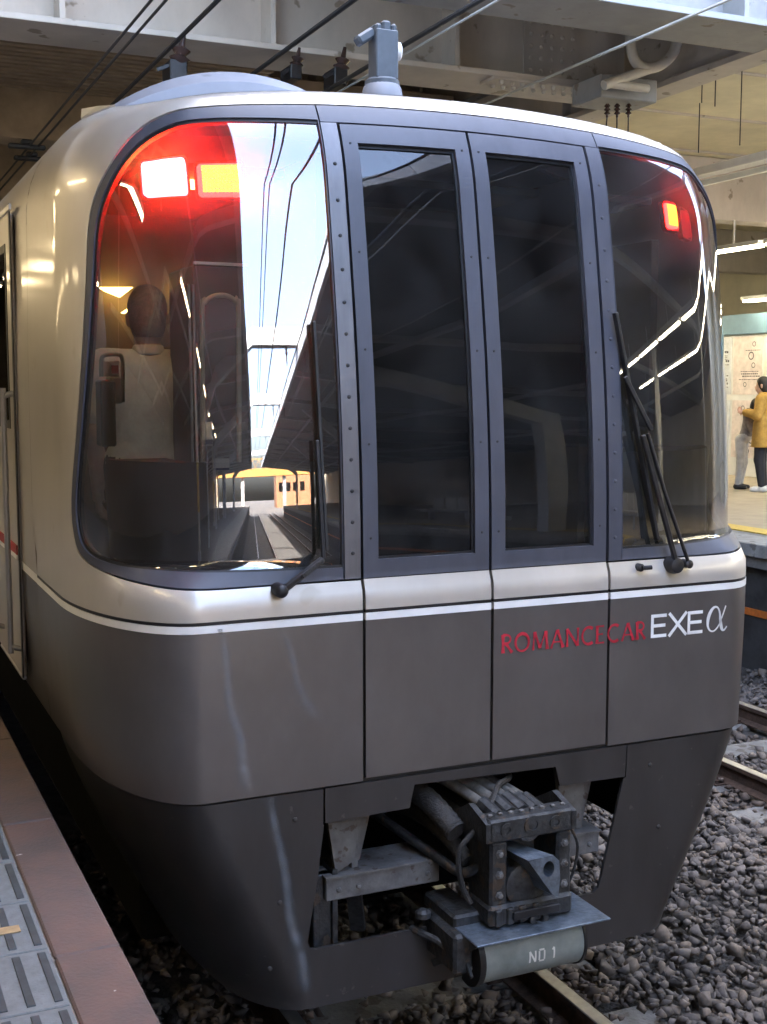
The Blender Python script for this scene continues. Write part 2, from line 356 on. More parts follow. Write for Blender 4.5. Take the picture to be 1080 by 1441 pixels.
def rrect(c0, c1, z0, z1, r, n=5):
    out = []
    for cx, cz, a0 in ((c1-r, z0+r, -90), (c1-r, z1-r, 0), (c0+r, z1-r, 90), (c0+r, z0+r, 180)):
        out += [(cx+r*math.cos(R(a0+90*k/n)), cz+r*math.sin(R(a0+90*k/n))) for k in range(n+1)]
    return out
# ------------------------------------------------------------------ the train
train = thing('train', (0, 0, 0), 'silver and brown-grey express train with lit red tail lamps standing at the platform', 'train')
CE = 2.6; DG = .530
# outline of the blue-grey window surround, right half (mirrored for the left)
MO = [(1.12, 1.957), (1.32, 1.972), (1.50, 1.995), (1.61, 2.03), (1.675, 2.10), (1.69, 2.24), (1.62, 2.50), (1.56, 2.76), (1.52, 3.0), (1.475, 3.25), (1.37, 3.405), (1.25, 3.51), (1.12, 3.563), (.98, 3.575)]
MOs = smooth_path([(.9, 1.956)]+MO+[(.8, 3.576)], 4)
GO = smooth_path([(.95, 2.002), (1.2, 2.010), (1.46, 2.025), (1.59, 2.06), (1.645, 2.13), (1.65, 2.26), (1.59, 2.5), (1.532, 2.76), (1.49, 3.0), (1.447, 3.23), (1.36, 3.375), (1.25, 3.475), (1.11, 3.530), (.95, 3.538)], 4)
glassR = [(.605, 2.000)]+GO+[(.605, 3.530)]
g = .006
shellR = [(DG+g, 1.845), (CE, 1.845), (CE, ZT-.0015), (.0015, ZT-.0015), (.0015, 3.582)]+[(a+(.006 if a > .9 else 0), b+(.006 if b > 2.6 else -.006 if b < 2.06 else 0)) for a, b in MOs[::-1]]+[(DG+g, 1.950)]
surR = [(.602, 1.957)]+MOs+[(.602, 3.576)]
for sgn in (1, -1):
    Mf = (lambda p: p) if sgn > 0 else mir
    sh = patch('body_shell', Mf(shellR), SILVER, train)
    su = patch('window_surround', Mf(surR), MASK, train, holes=[Mf(glassR)], off=.001, thick=.03)
    gp = patch('windscreen', Mf([(a-.0 , b) for a, b in glassR]), GLASS, train, off=-.010, thick=0, st=.03)
    patch('window_gasket', Mf(glassR), BLACK, su, holes=[Mf([(.612+(a-.612)*.988, 2.765+(b-2.765)*.988) for a, b in glassR])], off=-.006, thick=.02)
    mu = patch('corner_post', Mf(rect(DG+g, .598, 1.957, 3.520)), POST if sgn < 0 else MASK, train, off=.004, thick=.03)
    patch('white_stripe', Mf(rect(DG+g, CE, 1.806, 1.832)), WHITE, train, off=.0015)
    patch('dark_line', Mf(rect(DG+g, CE, 1.8335, 1.8435)), BLACKM, train)
    patch('lower_panel', Mf(rect(DG+g, CE, 1.208, 1.8045)), GREY, train)
    b = B()
    for z in np.arange(2.05, 3.5, .112):
        p = S3(sgn*.566, z, .004); b.lathe(p, (0, -1, .1), [(0, .0075), (.003, .0065), (.004, .003)], 8)
    tag(b.build('rivets', BLACKM if sgn < 0 else MASK, mu), kind='stuff')
patch('header_panel', rect(-.596, .596, 3.524, 3.576), MASK, train, off=.001, thick=.03)
for (a0, a1) in ((-DG+g, -g), (g, DG-g)):
    mid = (a0+a1)/2; dn = 'gangway_door'
    d = patch(dn, rect(a0, a1, 1.957, 3.518), MASK, train, holes=[rect(mid-.200, mid+.200, 2.022, 3.462)], off=.002, thick=.035)
    patch('pane', rect(mid-.21, mid+.21, 2.012, 3.472), DGLASS, d, off=-.020, thick=0)
    patch('pane_frame', rect(mid-.214, mid+.214, 2.008, 3.476), BLACKM, d, holes=[rect(mid-.192, mid+.192, 2.03, 3.454)], off=-.014, thick=.014)
    patch('silver_band', rect(a0, a1, 1.845, 1.9535), SILVER, d)
    patch('dark_line', rect(a0, a1, 1.8335, 1.8435), BLACKM, d)
    patch('white_stripe', rect(a0, a1, 1.806, 1.832), WHITE, d, off=.0015)
    patch('lower_panel', rect(a0, a1, 1.218, 1.8045), GREY, d)
    b = B()
    for z in np.arange(2.1, 3.5, .34):
        for cc in (a0+.03, a1-.03): b.lathe(S3(cc, z, .002), (0, -1, .1), [(0, .005), (.002, .004)], 8)
    tag(b.build('rivets', BLACKM, d), kind='stuff')
# dark rubber behind the gaps
for cc in (-DG, 0, DG):
    patch('seam_gasket', rect(cc-.03, cc+.03, 1.20, 3.55), BLACK, train, off=-.034, thick=0)
for sgn in (1, -1):
    Mf = (lambda p: p) if sgn > 0 else mir
    patch('seam_gasket', Mf(rect(-.01 if sgn > 0 else .01, CE, 1.18, 1.235)), BLACK, train, off=-.02, thick=0)
    patch('seam_gasket', Mf(rect(.5, CE, 1.79, 1.86)), BLACK, train, off=-.022, thick=0)
patch('seam_gasket', rect(-.62, .62, 1.935, 1.975), BLACK, train, off=-.036, thick=0)
patch('seam_gasket', rect(-.62, .62, 3.50, 3.60), BLACK, train, off=-.036, thick=0)
# the car behind the nose: sides, roof
def side_strip(name, z0, z1, m, parent, y1=19.5, n=10):
    for sgn in (1, -1):
        zs = np.linspace(z0, z1, n) if z1 < ZT-.01 else np.concatenate([np.linspace(z0, ZT-A2, 6), ZT-A2+A2*np.sin(np.linspace(.1, np.pi/2, 12))])
        zs = np.minimum(zs, ZT-2e-3)
        P = surf(np.full(len(zs), sgn*(CE+.006)), zs)[0]; vs = []; fs = []
        for p in P: vs += [tuple(p), (p[0], y1, p[2])]
        for i in range(len(P)-1): f = (2*i, 2*i+1, 2*i+3, 2*i+2); fs.append(f if sgn < 0 else f[::-1])
        me = bpy.data.meshes.new(name); me.from_pydata(vs, [], [f[::-1] for f in fs]); me.polygons.foreach_set('use_smooth', [True]*len(fs)); link(name, me, m, parent)
side_strip('side_wall', 1.845, ZT, SILVER, train)
side_strip('side_stripe', 1.806, 1.8435, WHITE, train, n=2)
side_strip('lower_side', 1.208, 1.8045, GREY, train, n=6)
ROOFM = mat('pale_roof_paint', (.20, .205, .225), .55, .1, .08, 3, spots=((.14, .14, .15), 4, .66))
cs = np.concatenate([np.linspace(.9, 2.0, 30), [2.3, CE, 8, 21.5]]); E_ = surf(cs, np.full(len(cs), ZT-2e-3))[0]
i0 = np.argmax(E_[:, 0] > E_[-1, 0]-1e-3); rows = []
for p in E_:
    t = np.linspace(-1, 1, 31); xs = t*p[0]
    yf = skin(np.clip(xs, -.9, .9), np.full(31, ZT-2e-3))[:, 1]-skin(np.array([.9]), np.array([ZT-2e-3]))[0, 1]
    wgt = max(0, 1-(p[1]-E_[0, 1])/1.0)
    rows.append(np.stack([xs, p[1]+yf*wgt, ZT-2e-3+.129*(1-(xs/1.45)**2)+.114*sm((p[1]-.42)/.9)], 1))
vs = np.concatenate(rows); fs = [(i*31+k, i*31+k+1, (i+1)*31+k+1, (i+1)*31+k) for i in range(len(rows)-1) for k in range(30)]
me = bpy.data.meshes.new('roof'); me.from_pydata([tuple(p) for p in vs], [], fs); me.polygons.foreach_set('use_smooth', [True]*len(fs)); roof = link('roof', me, ROOFM, train)
# rounded cowl on the roof
b = B(); ncx, nn = -.30, 32
vs = []
for j, (yy, s) in enumerate(((1.9, .55), (1.93, .85), (2.05, 1.0), (2.6, 1.0), (6.2, 1.0))):
    for k in range(nn+1):
        t = -1+2*k/nn; vs.append((ncx+t*.95, yy, 3.72+.49*s*(1-abs(t)**2.0)**.9 if abs(t) < 1 else 3.72))
b.add(vs, [(j*(nn+1)+k, j*(nn+1)+k+1, (j+1)*(nn+1)+k+1, (j+1)*(nn+1)+k) for j in range(4) for k in range(nn)]+[tuple(range(nn+1))[::-1]])
b.build('roof_cowl', ROOFM, roof, smooth=True)
# aerial on the roof
an = B().lathe((0, 1.02, 3.84), (0, 0, 1), [(0, .095), (.06, .092), (.10, .084), (.115, .075)], 28).build('aerial', ROOFM, train, smooth=True)
AER = mat('blue_grey_aerial_plastic', (.075, .09, .105), .5, 0, .12, 15)
B().lathe((0, 1.02, 3.95), (0, 0, 1), [(0, .076), (.02, .076), (.03, .066)], 24).build('flange', AER, an, smooth=True)
b = B()
for dx, wd, h in ((-.034, .030, .235), (.004, .040, .25), (.040, .024, .24)): b.box(dx-wd/2, dx+wd/2, .975, 1.065, 3.97, 3.97+h, .008)
b.box(-.050, .054, .966, .980, 3.975, 4.18, .004); b.build('mast', AER, an)
b = B().bar((-.120, 1.02, 4.125), (-.045, 1.02, 4.175), .060, .045, .010, (0, 0, 1)); b.build('whistle', AER, an)
B().lathe((.06, 1.0, 4.10), (1, -.25, 0), [(0, .038), (.015, .038), (.022, .026)], 18).build('disc', WHITEST, an, smooth=True)
# small white gutter fin on the left shoulder
q = [S3(-1.40, 3.655, .0), S3(-1.30, 3.685, .0), S3(-1.70, 3.60, .0)]
vs = [Vector(at(115, 153, y=.85)), Vector(at(114, 166, y=.85)), Vector(at(140, 155, y=.72)), Vector(at(162, 147, y=.62)), Vector(at(138, 149, y=.72))]
b = B().prism([(0, 0)]*0 or [(i, 0) for i in range(5)], lambda i, _, h: vs[int(i)]+Vector((h*.3, h, 0)), 0, .03); b.build('gutter_fin', WHITEST, train)
# tail lamps: a shallow lit housing behind the glass, two lenses on each side
HOUS = mat('tail_lamp_housing', (.06, .05, .048), .55, 0, .08)
def leds(core, m, parent, n=9, k=8):             # rows of small diodes behind the lens
    c0, c1, z0, z1 = core; b = B(); dc, dz = (c1-c0)/n, (z1-z0)/k; q = []
    for i in range(n):
        for j in range(k): q += [(c0+(i+a)*dc, z0+(j+e)*dz) for a, e in ((.09, .09), (.91, .09), (.91, .91), (.09, .91))]
    q = np.array(q); P_ = surf(q[:, 0], q[:, 1], -.080)[0]; b.add([tuple(p) for p in P_], [(4*i, 4*i+1, 4*i+2, 4*i+3) for i in range(n*k)])
    return tag(b.build('led_array', m, parent, recalc=False), kind='stuff')
def lamp(c0, c1, z0, z1, core, glow_=None):
    o = patch('tail_lamp', rrect(c0, c1, z0, z1, .015), RED2 if glow_ else REDGLOW, train, off=-.085, thick=.02, st=.05)
    if core: patch('lens_core', rrect(*core, .010), AMBGLOW, o, off=-.080, thick=.004, st=.05) if not glow_ else leds(core, glow_, o)
    return o
lamp(-1.285, -1.105, 3.322, 3.458, (-1.277, -1.113, 3.331, 3.450)); lamp(-1.055, -.895, 3.315, 3.430, (-1.040, -.906, 3.324, 3.422), AMB2)
rl_ = patch('tail_lamp', rrect(1.005, 1.077, 3.310, 3.412, .008), RED2, train, off=-.085, thick=.02, st=.05); leds((1.010, 1.072, 3.316, 3.406), YELGLOW, rl_, 5, 8)
patch('tail_lamp', rrect(1.135, 1.22, 3.290, 3.400, .015), DIMRED, train, off=-.085, thick=.02, st=.05)
for o_, (c0, c1, z0, z1) in zip([q for q in train.children if q.name.startswith('tail_lamp')], ((-1.285, -1.105, 3.322, 3.458), (-1.055, -.895, 3.315, 3.430), (1.005, 1.077, 3.310, 3.412), (1.135, 1.22, 3.290, 3.400))):
    patch('lamp_cup', rrect(c0-.014, c1+.014, z0-.014, z1+.014, .02), BLACK, o_, off=-.1085, thick=0, st=.04); patch('cup_rim', rrect(c0-.014, c1+.014, z0-.014, z1+.014, .02), BLACK, o_, holes=[rrect(c0-.008, c1+.008, z0-.008, z1+.008, .018)], off=-.088, thick=.022, st=.04)
# wipers
def tubepart(name, pts, r, m, parent, n=10): return B().tube(pts, r, n).build(name, m, parent, smooth=True)
def on(u, v, off):                                # photo pixel on the train front -> point held `off` in front of the skin
    y = -.05
    for _ in range(12):
        p = at(u, v, y=y); y = surf(p[0] if abs(p[0]) < 1.05 else math.copysign(1.05, p[0]), p[2])[0][0][1]-off
    return Vector(at(u, v, y=y))
pv, kn, tp = on(397, 832, .045), on(456, 786, .05), on(437, 452, .035)
wp = B().bar(pv+Vector((-.012, 0, -.008)), kn, .026, .020, .008, (0, -1, 0)).build('wiper', BLACKM, train)
B().lathe(pv+Vector((0, .05, 0)), (0, -1, 0), [(0, .025), (.05, .025), (.060, .020), (.066, .010)], 20).build('pivot', BLACKM, wp, smooth=True)
B().bar(pv+(kn-pv)*.45+Vector((0, -.012, 0)), pv+(kn-pv)*.95+Vector((0, -.012, 0)), .016, .012, .003, (0, -1, 0)).build('spring_cover', RUBHOSE, wp)
m1 = kn+(tp-kn)*.5
B().bar(kn, m1, .014, .010, .002, (0, -1, 0)).build('arm', BLACKM, wp)
B().bar(kn+(tp-kn)*.03+Vector((.016, .012, 0)), tp+Vector((.016, .012, 0)), .012, .022, .002, (0, -1, 0)).build('blade', BLACK, wp)
pv, tp, pv2 = on(953, 796, .04), on(866, 440, .035), on(970, 794, .04); mid = on(905, 612, .05)
wp = B().bar(pv, mid, .022, .016, .004, (0, -1, 0)).build('wiper', BLACKM, train)
B().lathe(pv+Vector((0, .045, 0)), (0, -1, 0), [(0, .036), (.03, .036), (.052, .030), (.058, .014)], 20).build('pivot', BLACKM, wp, smooth=True)
B().lathe(pv2+Vector((0, .04, 0)), (0, -1, 0), [(0, .018), (.045, .018), (.05, .01)], 14).build('pivot', BLACKM, wp, smooth=True)
tubepart('arm', [pv2, on(935, 690, .05), on(912, 610, .05)], .008, BLACKM, wp)
bl0, bl1 = on(925, 760, .03), tp
B().bar(bl0, bl1, .014, .026, .002, (0, -1, 0)).build('blade', BLACK, wp)
B().bar(on(917, 605, .05), on(880, 530, .04), .018, .012, .002, (0, -1, 0)).build('bridge', BLACKM, wp)
nz = on(903, 799, .02); wn = B().lathe(nz+Vector((0, .03, 0)), (0, -1, 0), [(0, .016), (.03, .016), (.034, .008)], 14); wn.tube([nz+Vector((0, -.006, 0)), nz+Vector((.04, -.012, .001))], .009, 10)
wn.build('washer_nozzle', BLACKM, train, smooth=True)
# lettering
def ribbon(b, pts, wd, k):
    P = [np.array(p) for p in pts]; n = len(P); L = []; Rr = []
    for i in range(n):
        d = P[min(i+1, n-1)]-P[max(i-1, 0)]; d = d/(np.linalg.norm(d)+1e-9); nr = np.array([-d[1], d[0]]); ww = wd(i/(n-1)) if callable(wd) else wd
        L.append(P[i]+nr*ww/2); Rr.append(P[i]-nr*ww/2)
    q = np.array(L+Rr); pos = surf(q[:, 0], q[:, 1], .0026+.0002*(k % 12))[0]
    b.add([tuple(p) for p in pos], [(i, i+1, n+i+1, n+i) for i in range(n-1)])
def arc(cx, cy_, rx, ry, a0, a1, n=22): return [(cx+rx*math.cos(R(a0+(a1-a0)*k/n)), cy_+ry*math.sin(R(a0+(a1-a0)*k/n))) for k in range(n+1)]
def seg(*pts):
    out = []
    for (x0, y0), (x1, y1) in zip(pts, pts[1:]): out += [(x0+(x1-x0)*k/4, y0+(y1-y0)*k/4) for k in range(4)]
    return out+[pts[-1]]
fl = lambda a: (lambda t: a*(.72+.5*abs(2*t-1)**2))     # slightly flared stems
ROM = {'R': (.62, [(seg((.08, 0), (.08, 1)), .15), (seg((.08, .97), (.28, .97))+arc(.28, .74, .24, .23, 90, -90)+seg((.28, .51), (.08, .51)), .10), (seg((.26, .50), (.62, 0)), .13)]),
       'O': (.92, [(arc(.46, .5, .40, .47, 90, 450, 40), .12)]),
       'M': (.98, [(seg((.06, 0), (.14, 1)), .09), (seg((.14, .98), (.48, .10)), .13), (seg((.48, .10), (.82, .98)), .09), (seg((.82, 1), (.92, 0)), .14)]),
       'A': (.80, [(seg((.03, 0), (.40, 1)), .09), (seg((.40, 1), (.78, 0)), .14), (seg((.17, .34), (.63, .34)), .07)]),
       'N': (.84, [(seg((.08, 0), (.08, 1)), .10), (seg((.08, .98), (.76, .02)), .13), (seg((.76, 0), (.76, 1)), .10)]),
       'C': (.78, [(arc(.46, .5, .40, .47, 52, 308, 34), .12)]),
       'E': (.58, [(seg((.08, 0), (.08, 1)), .14), (seg((.08, .96), (.50, .96)), .08), (seg((.08, .52), (.44, .52)), .08), (seg((.08, .04), (.52, .04)), .08)])}
def word(name, txt, c0, c1, z0, h, m, spread, parent):
    tot = sum(ROM[t][0] for t in txt); sc = (c1-c0-spread*(len(txt)-1))/tot; b = B(); x = c0; k = 0
    for t in txt:
        for pts, wd in ROM[t][1]: ribbon(b, [(x+a*sc, z0+y*h) for a, y in pts], fl(wd*h*1.3), k); k += 1
        x += ROM[t][0]*sc+spread
    return b.build(name, m, parent, recalc=False)
word('red_lettering', 'ROMANCECAR', .040, .705, 1.632, .072, REDFILM, .010, train)
b = B(); h, z0 = .096, 1.632; k = 0
for L, x0, wd in (('E', .740, .070), ('X', .822, .088), ('E', .922, .070)):
    S_ = [seg((0, 0), (0, 1)), seg((0, .93), (1, .93)), seg((0, .51), (.92, .51)), seg((0, .07), (1, .07))] if L == 'E' else [seg((0, 0), (1, 1)), seg((0, 1), (1, 0))]
    for s_ in S_: ribbon(b, [(x0+a*wd, z0+y*h) for a, y in s_], .0135, k); k += 1
AL = smooth_path([(1.02, 1.0), (.86, .62), (.66, .22), (.42, .02), (.20, .06), (.08, .30), (.14, .66), (.34, .94), (.56, .97), (.70, .76), (.76, .36), (.84, .07), (.96, .02), (1.10, .16)], 6)
ribbon(b, [(1.010+a*.098, z0+.002+y*.104) for a, y in AL], lambda t: .0065+.010*math.exp(-((t-.46)/.10)**2)+.009*math.exp(-((t-.80)/.09)**2), k)
b.build('white_lettering', mat('white_lettering_film', (.85, .86, .86), .45), train, recalc=False)
# skirt: apron with the coupler opening
op_l = [(-.688, 1.062), (-.715, .86), (-.755, .632), (-.745, .604), (-.72, .598)]; op_r = [(.40, .598), (.48, .598), (.508, .615), (.522, .66), (.622, 1.062)]
ap = [(-2.4, 1.198), (-2.4, .52), (-1.55, .44), (-1.25, .40), (-1.05, .378), (-.3, .372), (.55, .372), (.86, .385), (1.10, .42), (1.22, .50), (1.5, .56), (2.4, .56), (2.4, 1.198), (.637, 1.198), (.632, 1.062)]+op_r[::-1]+op_l[::-1]+[(-.692, 1.062), (-.690, 1.198)]
skirt = patch('skirt', ap, SKIRT, train, off=-.006, thick=.015)
patch('centre_apron', [(-.684, 1.070), (-.345, 1.078), (-.325, 1.165), (.295, 1.152), (.315, 1.072), (.626, 1.068), (.631, 1.200), (-.684, 1.200)], SKIRT, train, off=-.003, thick=.015)
b = B()
for (c_, z_) in ((-.86, .80), (-.80, 1.10), (.80, .83), (.75, 1.1), (-.9, .55)): b.lathe(S3(c_, z_, -.006), (0, -1, 0), [(0, .010), (.004, .009), (.006, .004)], 10)
tag(b.build('bolts', SKIRT, skirt), kind='stuff')
# bright reflection in the glossy paint, put in as pale soft-edged streaks
STREAK = bpy.data.materials.new('painted_reflection'); STREAK.use_nodes = True; t = STREAK.node_tree; t.nodes.clear()
at_ = t.nodes.new('ShaderNodeAttribute'); at_.attribute_name = 'streak_fade'; df = t.nodes.new('ShaderNodeBsdfDiffuse'); df.inputs[0].default_value = (.42, .48, .56, 1); tr = t.nodes.new('ShaderNodeBsdfTransparent')
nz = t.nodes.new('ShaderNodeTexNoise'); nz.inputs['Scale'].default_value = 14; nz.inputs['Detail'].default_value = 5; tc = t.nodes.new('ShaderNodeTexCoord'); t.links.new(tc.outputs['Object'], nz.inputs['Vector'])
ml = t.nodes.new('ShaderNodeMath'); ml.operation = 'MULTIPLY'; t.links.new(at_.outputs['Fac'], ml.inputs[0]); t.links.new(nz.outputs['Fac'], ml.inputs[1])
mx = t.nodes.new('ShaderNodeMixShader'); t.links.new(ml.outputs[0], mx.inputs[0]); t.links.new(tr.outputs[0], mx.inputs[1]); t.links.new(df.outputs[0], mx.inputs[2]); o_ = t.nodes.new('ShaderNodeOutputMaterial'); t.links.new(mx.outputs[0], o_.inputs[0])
def chart(u, v):
    y = 0.
    for _ in range(8): p = at(u, v, y=y); y = surf(p[0], p[2])[0][0][1]
    return p[0], p[2]
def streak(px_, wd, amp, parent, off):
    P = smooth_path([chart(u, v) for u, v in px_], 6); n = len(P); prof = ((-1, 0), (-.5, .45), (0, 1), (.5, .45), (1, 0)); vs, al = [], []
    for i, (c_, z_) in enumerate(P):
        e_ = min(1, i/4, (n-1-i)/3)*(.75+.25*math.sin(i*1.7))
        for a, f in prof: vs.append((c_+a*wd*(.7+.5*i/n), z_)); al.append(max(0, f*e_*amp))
    q = np.array(vs); me = bpy.data.meshes.new('reflection_streak'); me.from_pydata([tuple(p) for p in surf(q[:, 0], q[:, 1], off)[0]], [], [(i*5+k, i*5+k+1, i*5+k+6, i*5+k+5) for i in range(n-1) for k in range(4)])
    me.attributes.new('streak_fade', 'FLOAT', 'POINT').data.foreach_set('value', al); link('reflection_streak', me, STREAK, parent)
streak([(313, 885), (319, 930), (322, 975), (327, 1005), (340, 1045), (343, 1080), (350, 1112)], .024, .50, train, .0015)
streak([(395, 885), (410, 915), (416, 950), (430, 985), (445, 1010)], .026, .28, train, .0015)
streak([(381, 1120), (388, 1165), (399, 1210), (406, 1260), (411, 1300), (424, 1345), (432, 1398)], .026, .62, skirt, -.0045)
# ---- under the nose
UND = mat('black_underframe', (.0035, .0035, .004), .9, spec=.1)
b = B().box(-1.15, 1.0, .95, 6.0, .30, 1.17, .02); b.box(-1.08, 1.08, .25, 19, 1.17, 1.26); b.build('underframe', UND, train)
CX = .04
cp = B()                                          # coupler head: a cast frame round a dark pocket
cp.box(CX-.178, CX+.185, -.235, -.14, .985, 1.072, .008); cp.box(CX-.165, CX-.092, -.225, -.05, .70, .986, .010); cp.box(CX+.120, CX+.185, -.225, -.05, .70, .986, .010)
cp.box(CX-.175, CX+.185, -.240, -.06, .665, .745, .012); cp.box(CX-.095, CX+.125, -.06, .02, .74, .99); cp.box(CX-.15, CX+.17, -.05, .75, .74, 1.02, .02)
coupler = cp.build('coupler', STEEL, train)
for dx, r, zz in ((-.105, .026, 1.03), (0.005, .036, 1.034), (.105, .026, 1.03)): B().lathe((CX+dx, -.225, zz), (0, -1, 0), [(0, r), (.016, r), (.016, r*.55), (.002, r*.5)], 18).build('socket', STEEL, coupler, smooth=True, angle=30)
b = B().lathe((CX-.005, -.20, 1.02), (0, -1, 0), [(0, .055), (.03, .05)], 18); b.build('boss', STEEL, coupler)
# the hook: a wedge-shaped nose with a pin hole through its lit face
hx = CX+.0; pts = [(-.085, .955), (.045, .948), (.075, .915), (.080, .80), (.06, .775), (-.02, .87)]
HK = [(-.06, .935), (.045, .94), (.072, .915), (.078, .845), (.070, .775), (.045, .790)]
hk = B(); hole = [(CX+.028+.024*math.cos(t), .890+.030*math.sin(t)) for t in np.linspace(0, 2*math.pi, 17)[:-1]]
Vh = [Vector((CX+a, b_)) for a, b_ in HK]+[Vector(p) for p in hole]; ne = len(HK)
vv, ee, ff, *_ = delaunay_2d_cdt(Vh, [(i, (i+1) % ne) for i in range(ne)]+[(ne+i, ne+(i+1) % 16) for i in range(16)], [], 0, 1e-6)
cen = np.array([np.mean([tuple(vv[i]) for i in f], 0) for f in ff]); ff = [f for f, q in zip(ff, inside(cen, [(CX+a, b_) for a, b_ in HK]) & ~inside(cen, hole)) if q]
FY = -.315
hk.add([(p.x, FY, p.y) for p in vv], [tuple(f) for f in ff])
for i in range(ne):
    a, c_ = HK[i], HK[(i+1) % ne]
    hk.add([(CX+a[0], FY, a[1]), (CX+c_[0], FY, c_[1]), (CX+c_[0]*.6-.05, -.10, c_[1]*.9+.09), (CX+a[0]*.6-.05, -.10, a[1]*.9+.09)], [(0, 1, 2, 3)])
for i in range(16):
    a, c_ = hole[i], hole[(i+1) % 16]; hk.add([(a[0], FY, a[1]), (c_[0], FY, c_[1]), (c_[0], FY+.07, c_[1]), (a[0], FY+.07, a[1])], [(0, 1, 2, 3)])
hk.build('hook', STEELB, coupler, recalc=False)
B().lathe((CX-.01, -.08, .80), (0, -1, 0), [(0, .095), (.10, .095), (.14, .085), (.15, .05)], 26).build('guide_ring', STEEL, coupler, smooth=True)
b = B()
for dx in (-.14, -.09, -.04, .02): b.box(CX+dx-.014, CX+dx+.014, -.252, -.235, .672, .735, .004)
b.lathe((CX+.03, -.232, .675), (0, -1, 0), [(0, .040), (.022, .04), (.022, .018), (.005, .016)], 18); b.box(CX-.28, CX-.16, -.16, .10, .64, .70, .01); b.build('lug', STEEL, coupler)
for i, (dx, dz, rr) in enumerate(((-.10, .062, .022), (-.045, .075, .024), (.01, .08, .024), (.065, .07, .02), (.10, .06, .018))):
    tubepart('cable', smooth_path([(CX+dx*.95, -.13, 1.035+dz*.3), (CX+dx*.9-.03, .05, 1.045+dz*.6), (CX+dx*.8-.10, .28, 1.05+dz), (CX-.16+dx, .8, 1.09)], 5), rr, CABLE, coupler)
    B().tube([(CX+dx*.95, -.155, 1.035+dz*.25), (CX+dx*.93-.012, -.05, 1.045+dz*.45)], rr*1.3, 8).build('cable_clamp', STEEL, coupler)
for dx, dz, rr in ((-.24, .14, .042), (-.19, .02, .030)):
    P_ = smooth_path([(CX+dx+.02, -.06, .90+dz-.06), (CX+dx-.03, .12, .93+dz), (CX+dx-.10, .40, .96+dz), (CX+dx-.16, .85, .98+dz)], 14)
    tubepart('air_hose', P_, [rr*(1+.10*(k % 2)) for k in range(len(P_))], RUBHOSE, coupler, 12)
tubepart('air_hose', smooth_path([(CX-.15, -.12, .86), (CX-.20, -.06, .82), (CX-.26, .06, .86), (CX-.36, .35, .93), (CX-.4, .8, .95)], 6), .020, STEEL, coupler)
b = B()
for zz in (.78, .86, .94):
    for xx in (CX-.128, CX+.152): b.lathe((xx, -.224, zz), (0, -1, 0), [(0, .017), (.004, .017), (.004, .011), (.014, .011), (.016, .006)], 6)
for xx in np.arange(CX-.15, CX+.17, .045): b.lathe((xx, -.188, 1.071), (0, 0, 1), [(0, .010), (.008, .010), (.011, .005)], 6)
tag(b.build('bolts', DUSTY, coupler), kind='stuff')
for xx in (CX-.178, CX+.185): B().prism([(-.235, .99), (-.235, 1.06), (-.10, 1.10), (.05, 1.02), (.05, .97)], lambda a, b_, h: (h, a, b_), xx-.012, xx+.012).build('cheek_plate', STEEL, coupler)
tubepart('chain', smooth_path([(CX+.19, -.20, .99), (CX+.235, -.19, .90), (CX+.225, -.17, .78), (CX+.19, -.16, .72)], 6), .006, STEEL, coupler, 6)
tubepart('jumper_cable', smooth_path([(CX-.17, -.14, 1.02), (CX-.24, -.12, .93), (CX-.22, -.10, .80), (CX-.19, -.12, .72)], 6), .011, RUBHOSE, coupler, 8)
tubepart('jumper_cable', smooth_path([(CX-.10, -.10, 1.07), (CX-.02, -.02, 1.12), (CX+.10, .10, 1.11), (CX+.16, .35, 1.10)], 6), .012, RUBHOSE, coupler, 8)
B().box(CX-.085, CX+.115, -.262, -.240, .690, .722, .003).build('contact_strip', BLACKM, coupler)
# shelf plate and the drum marked NO 1 under it
B().box(CX-.275, CX+.295, -.33, -.06, .652, .660, .002).build('shelf_plate', STEELB, coupler)
DX0, DX1 = -.170, .262; b = B(); AY, AZ, AR = -.165, .545, .105; nn = 26
prof = [(AY+AR*math.cos(R(a)), AZ+AR*1.02*math.sin(R(a))) for a in np.linspace(95, 290, nn)]
vs = [(x, y, z) for x in (DX0, DX1) for y, z in prof]; b.add(vs, [(i, i+1, nn+i+1, nn+i) for i in range(nn-1)]+[tuple(range(nn))[::-1], tuple(range(nn, 2*nn))])
drum = b.build('contact_box', DRUM, coupler, smooth=True, angle=35)
prof2 = [(AY+(AR+.006)*math.cos(R(a)), AZ+(AR+.006)*1.02*math.sin(R(a))) for a in np.linspace(95, 290, nn)]
for x0, x1 in ((DX0-.020, DX0+.004), (DX1-.003, DX1+.008)): B().add([(x, y, z) for x in (x0, x1) for y, z in prof2], [(i, i+1, nn+i+1, nn+i) for i in range(nn-1)]+[tuple(range(nn))[::-1], tuple(range(nn, 2*nn))]).build('end_rim', BLACKM, drum)
B().lathe((DX0-.018, -.20, .515), (-1, 0, 0), [(0, .012), (.008, .012), (.012, .006)], 10).build('bolt', ALU, drum)
b = B(); k = 0
def on_drum(x, s): a = R(188+s/AR*57.3*-1); return (x, AY+(AR+.0015+.0002*(k % 9))*math.cos(a), AZ+(AR+.0015+.0002*(k % 9))*1.02*math.sin(a))
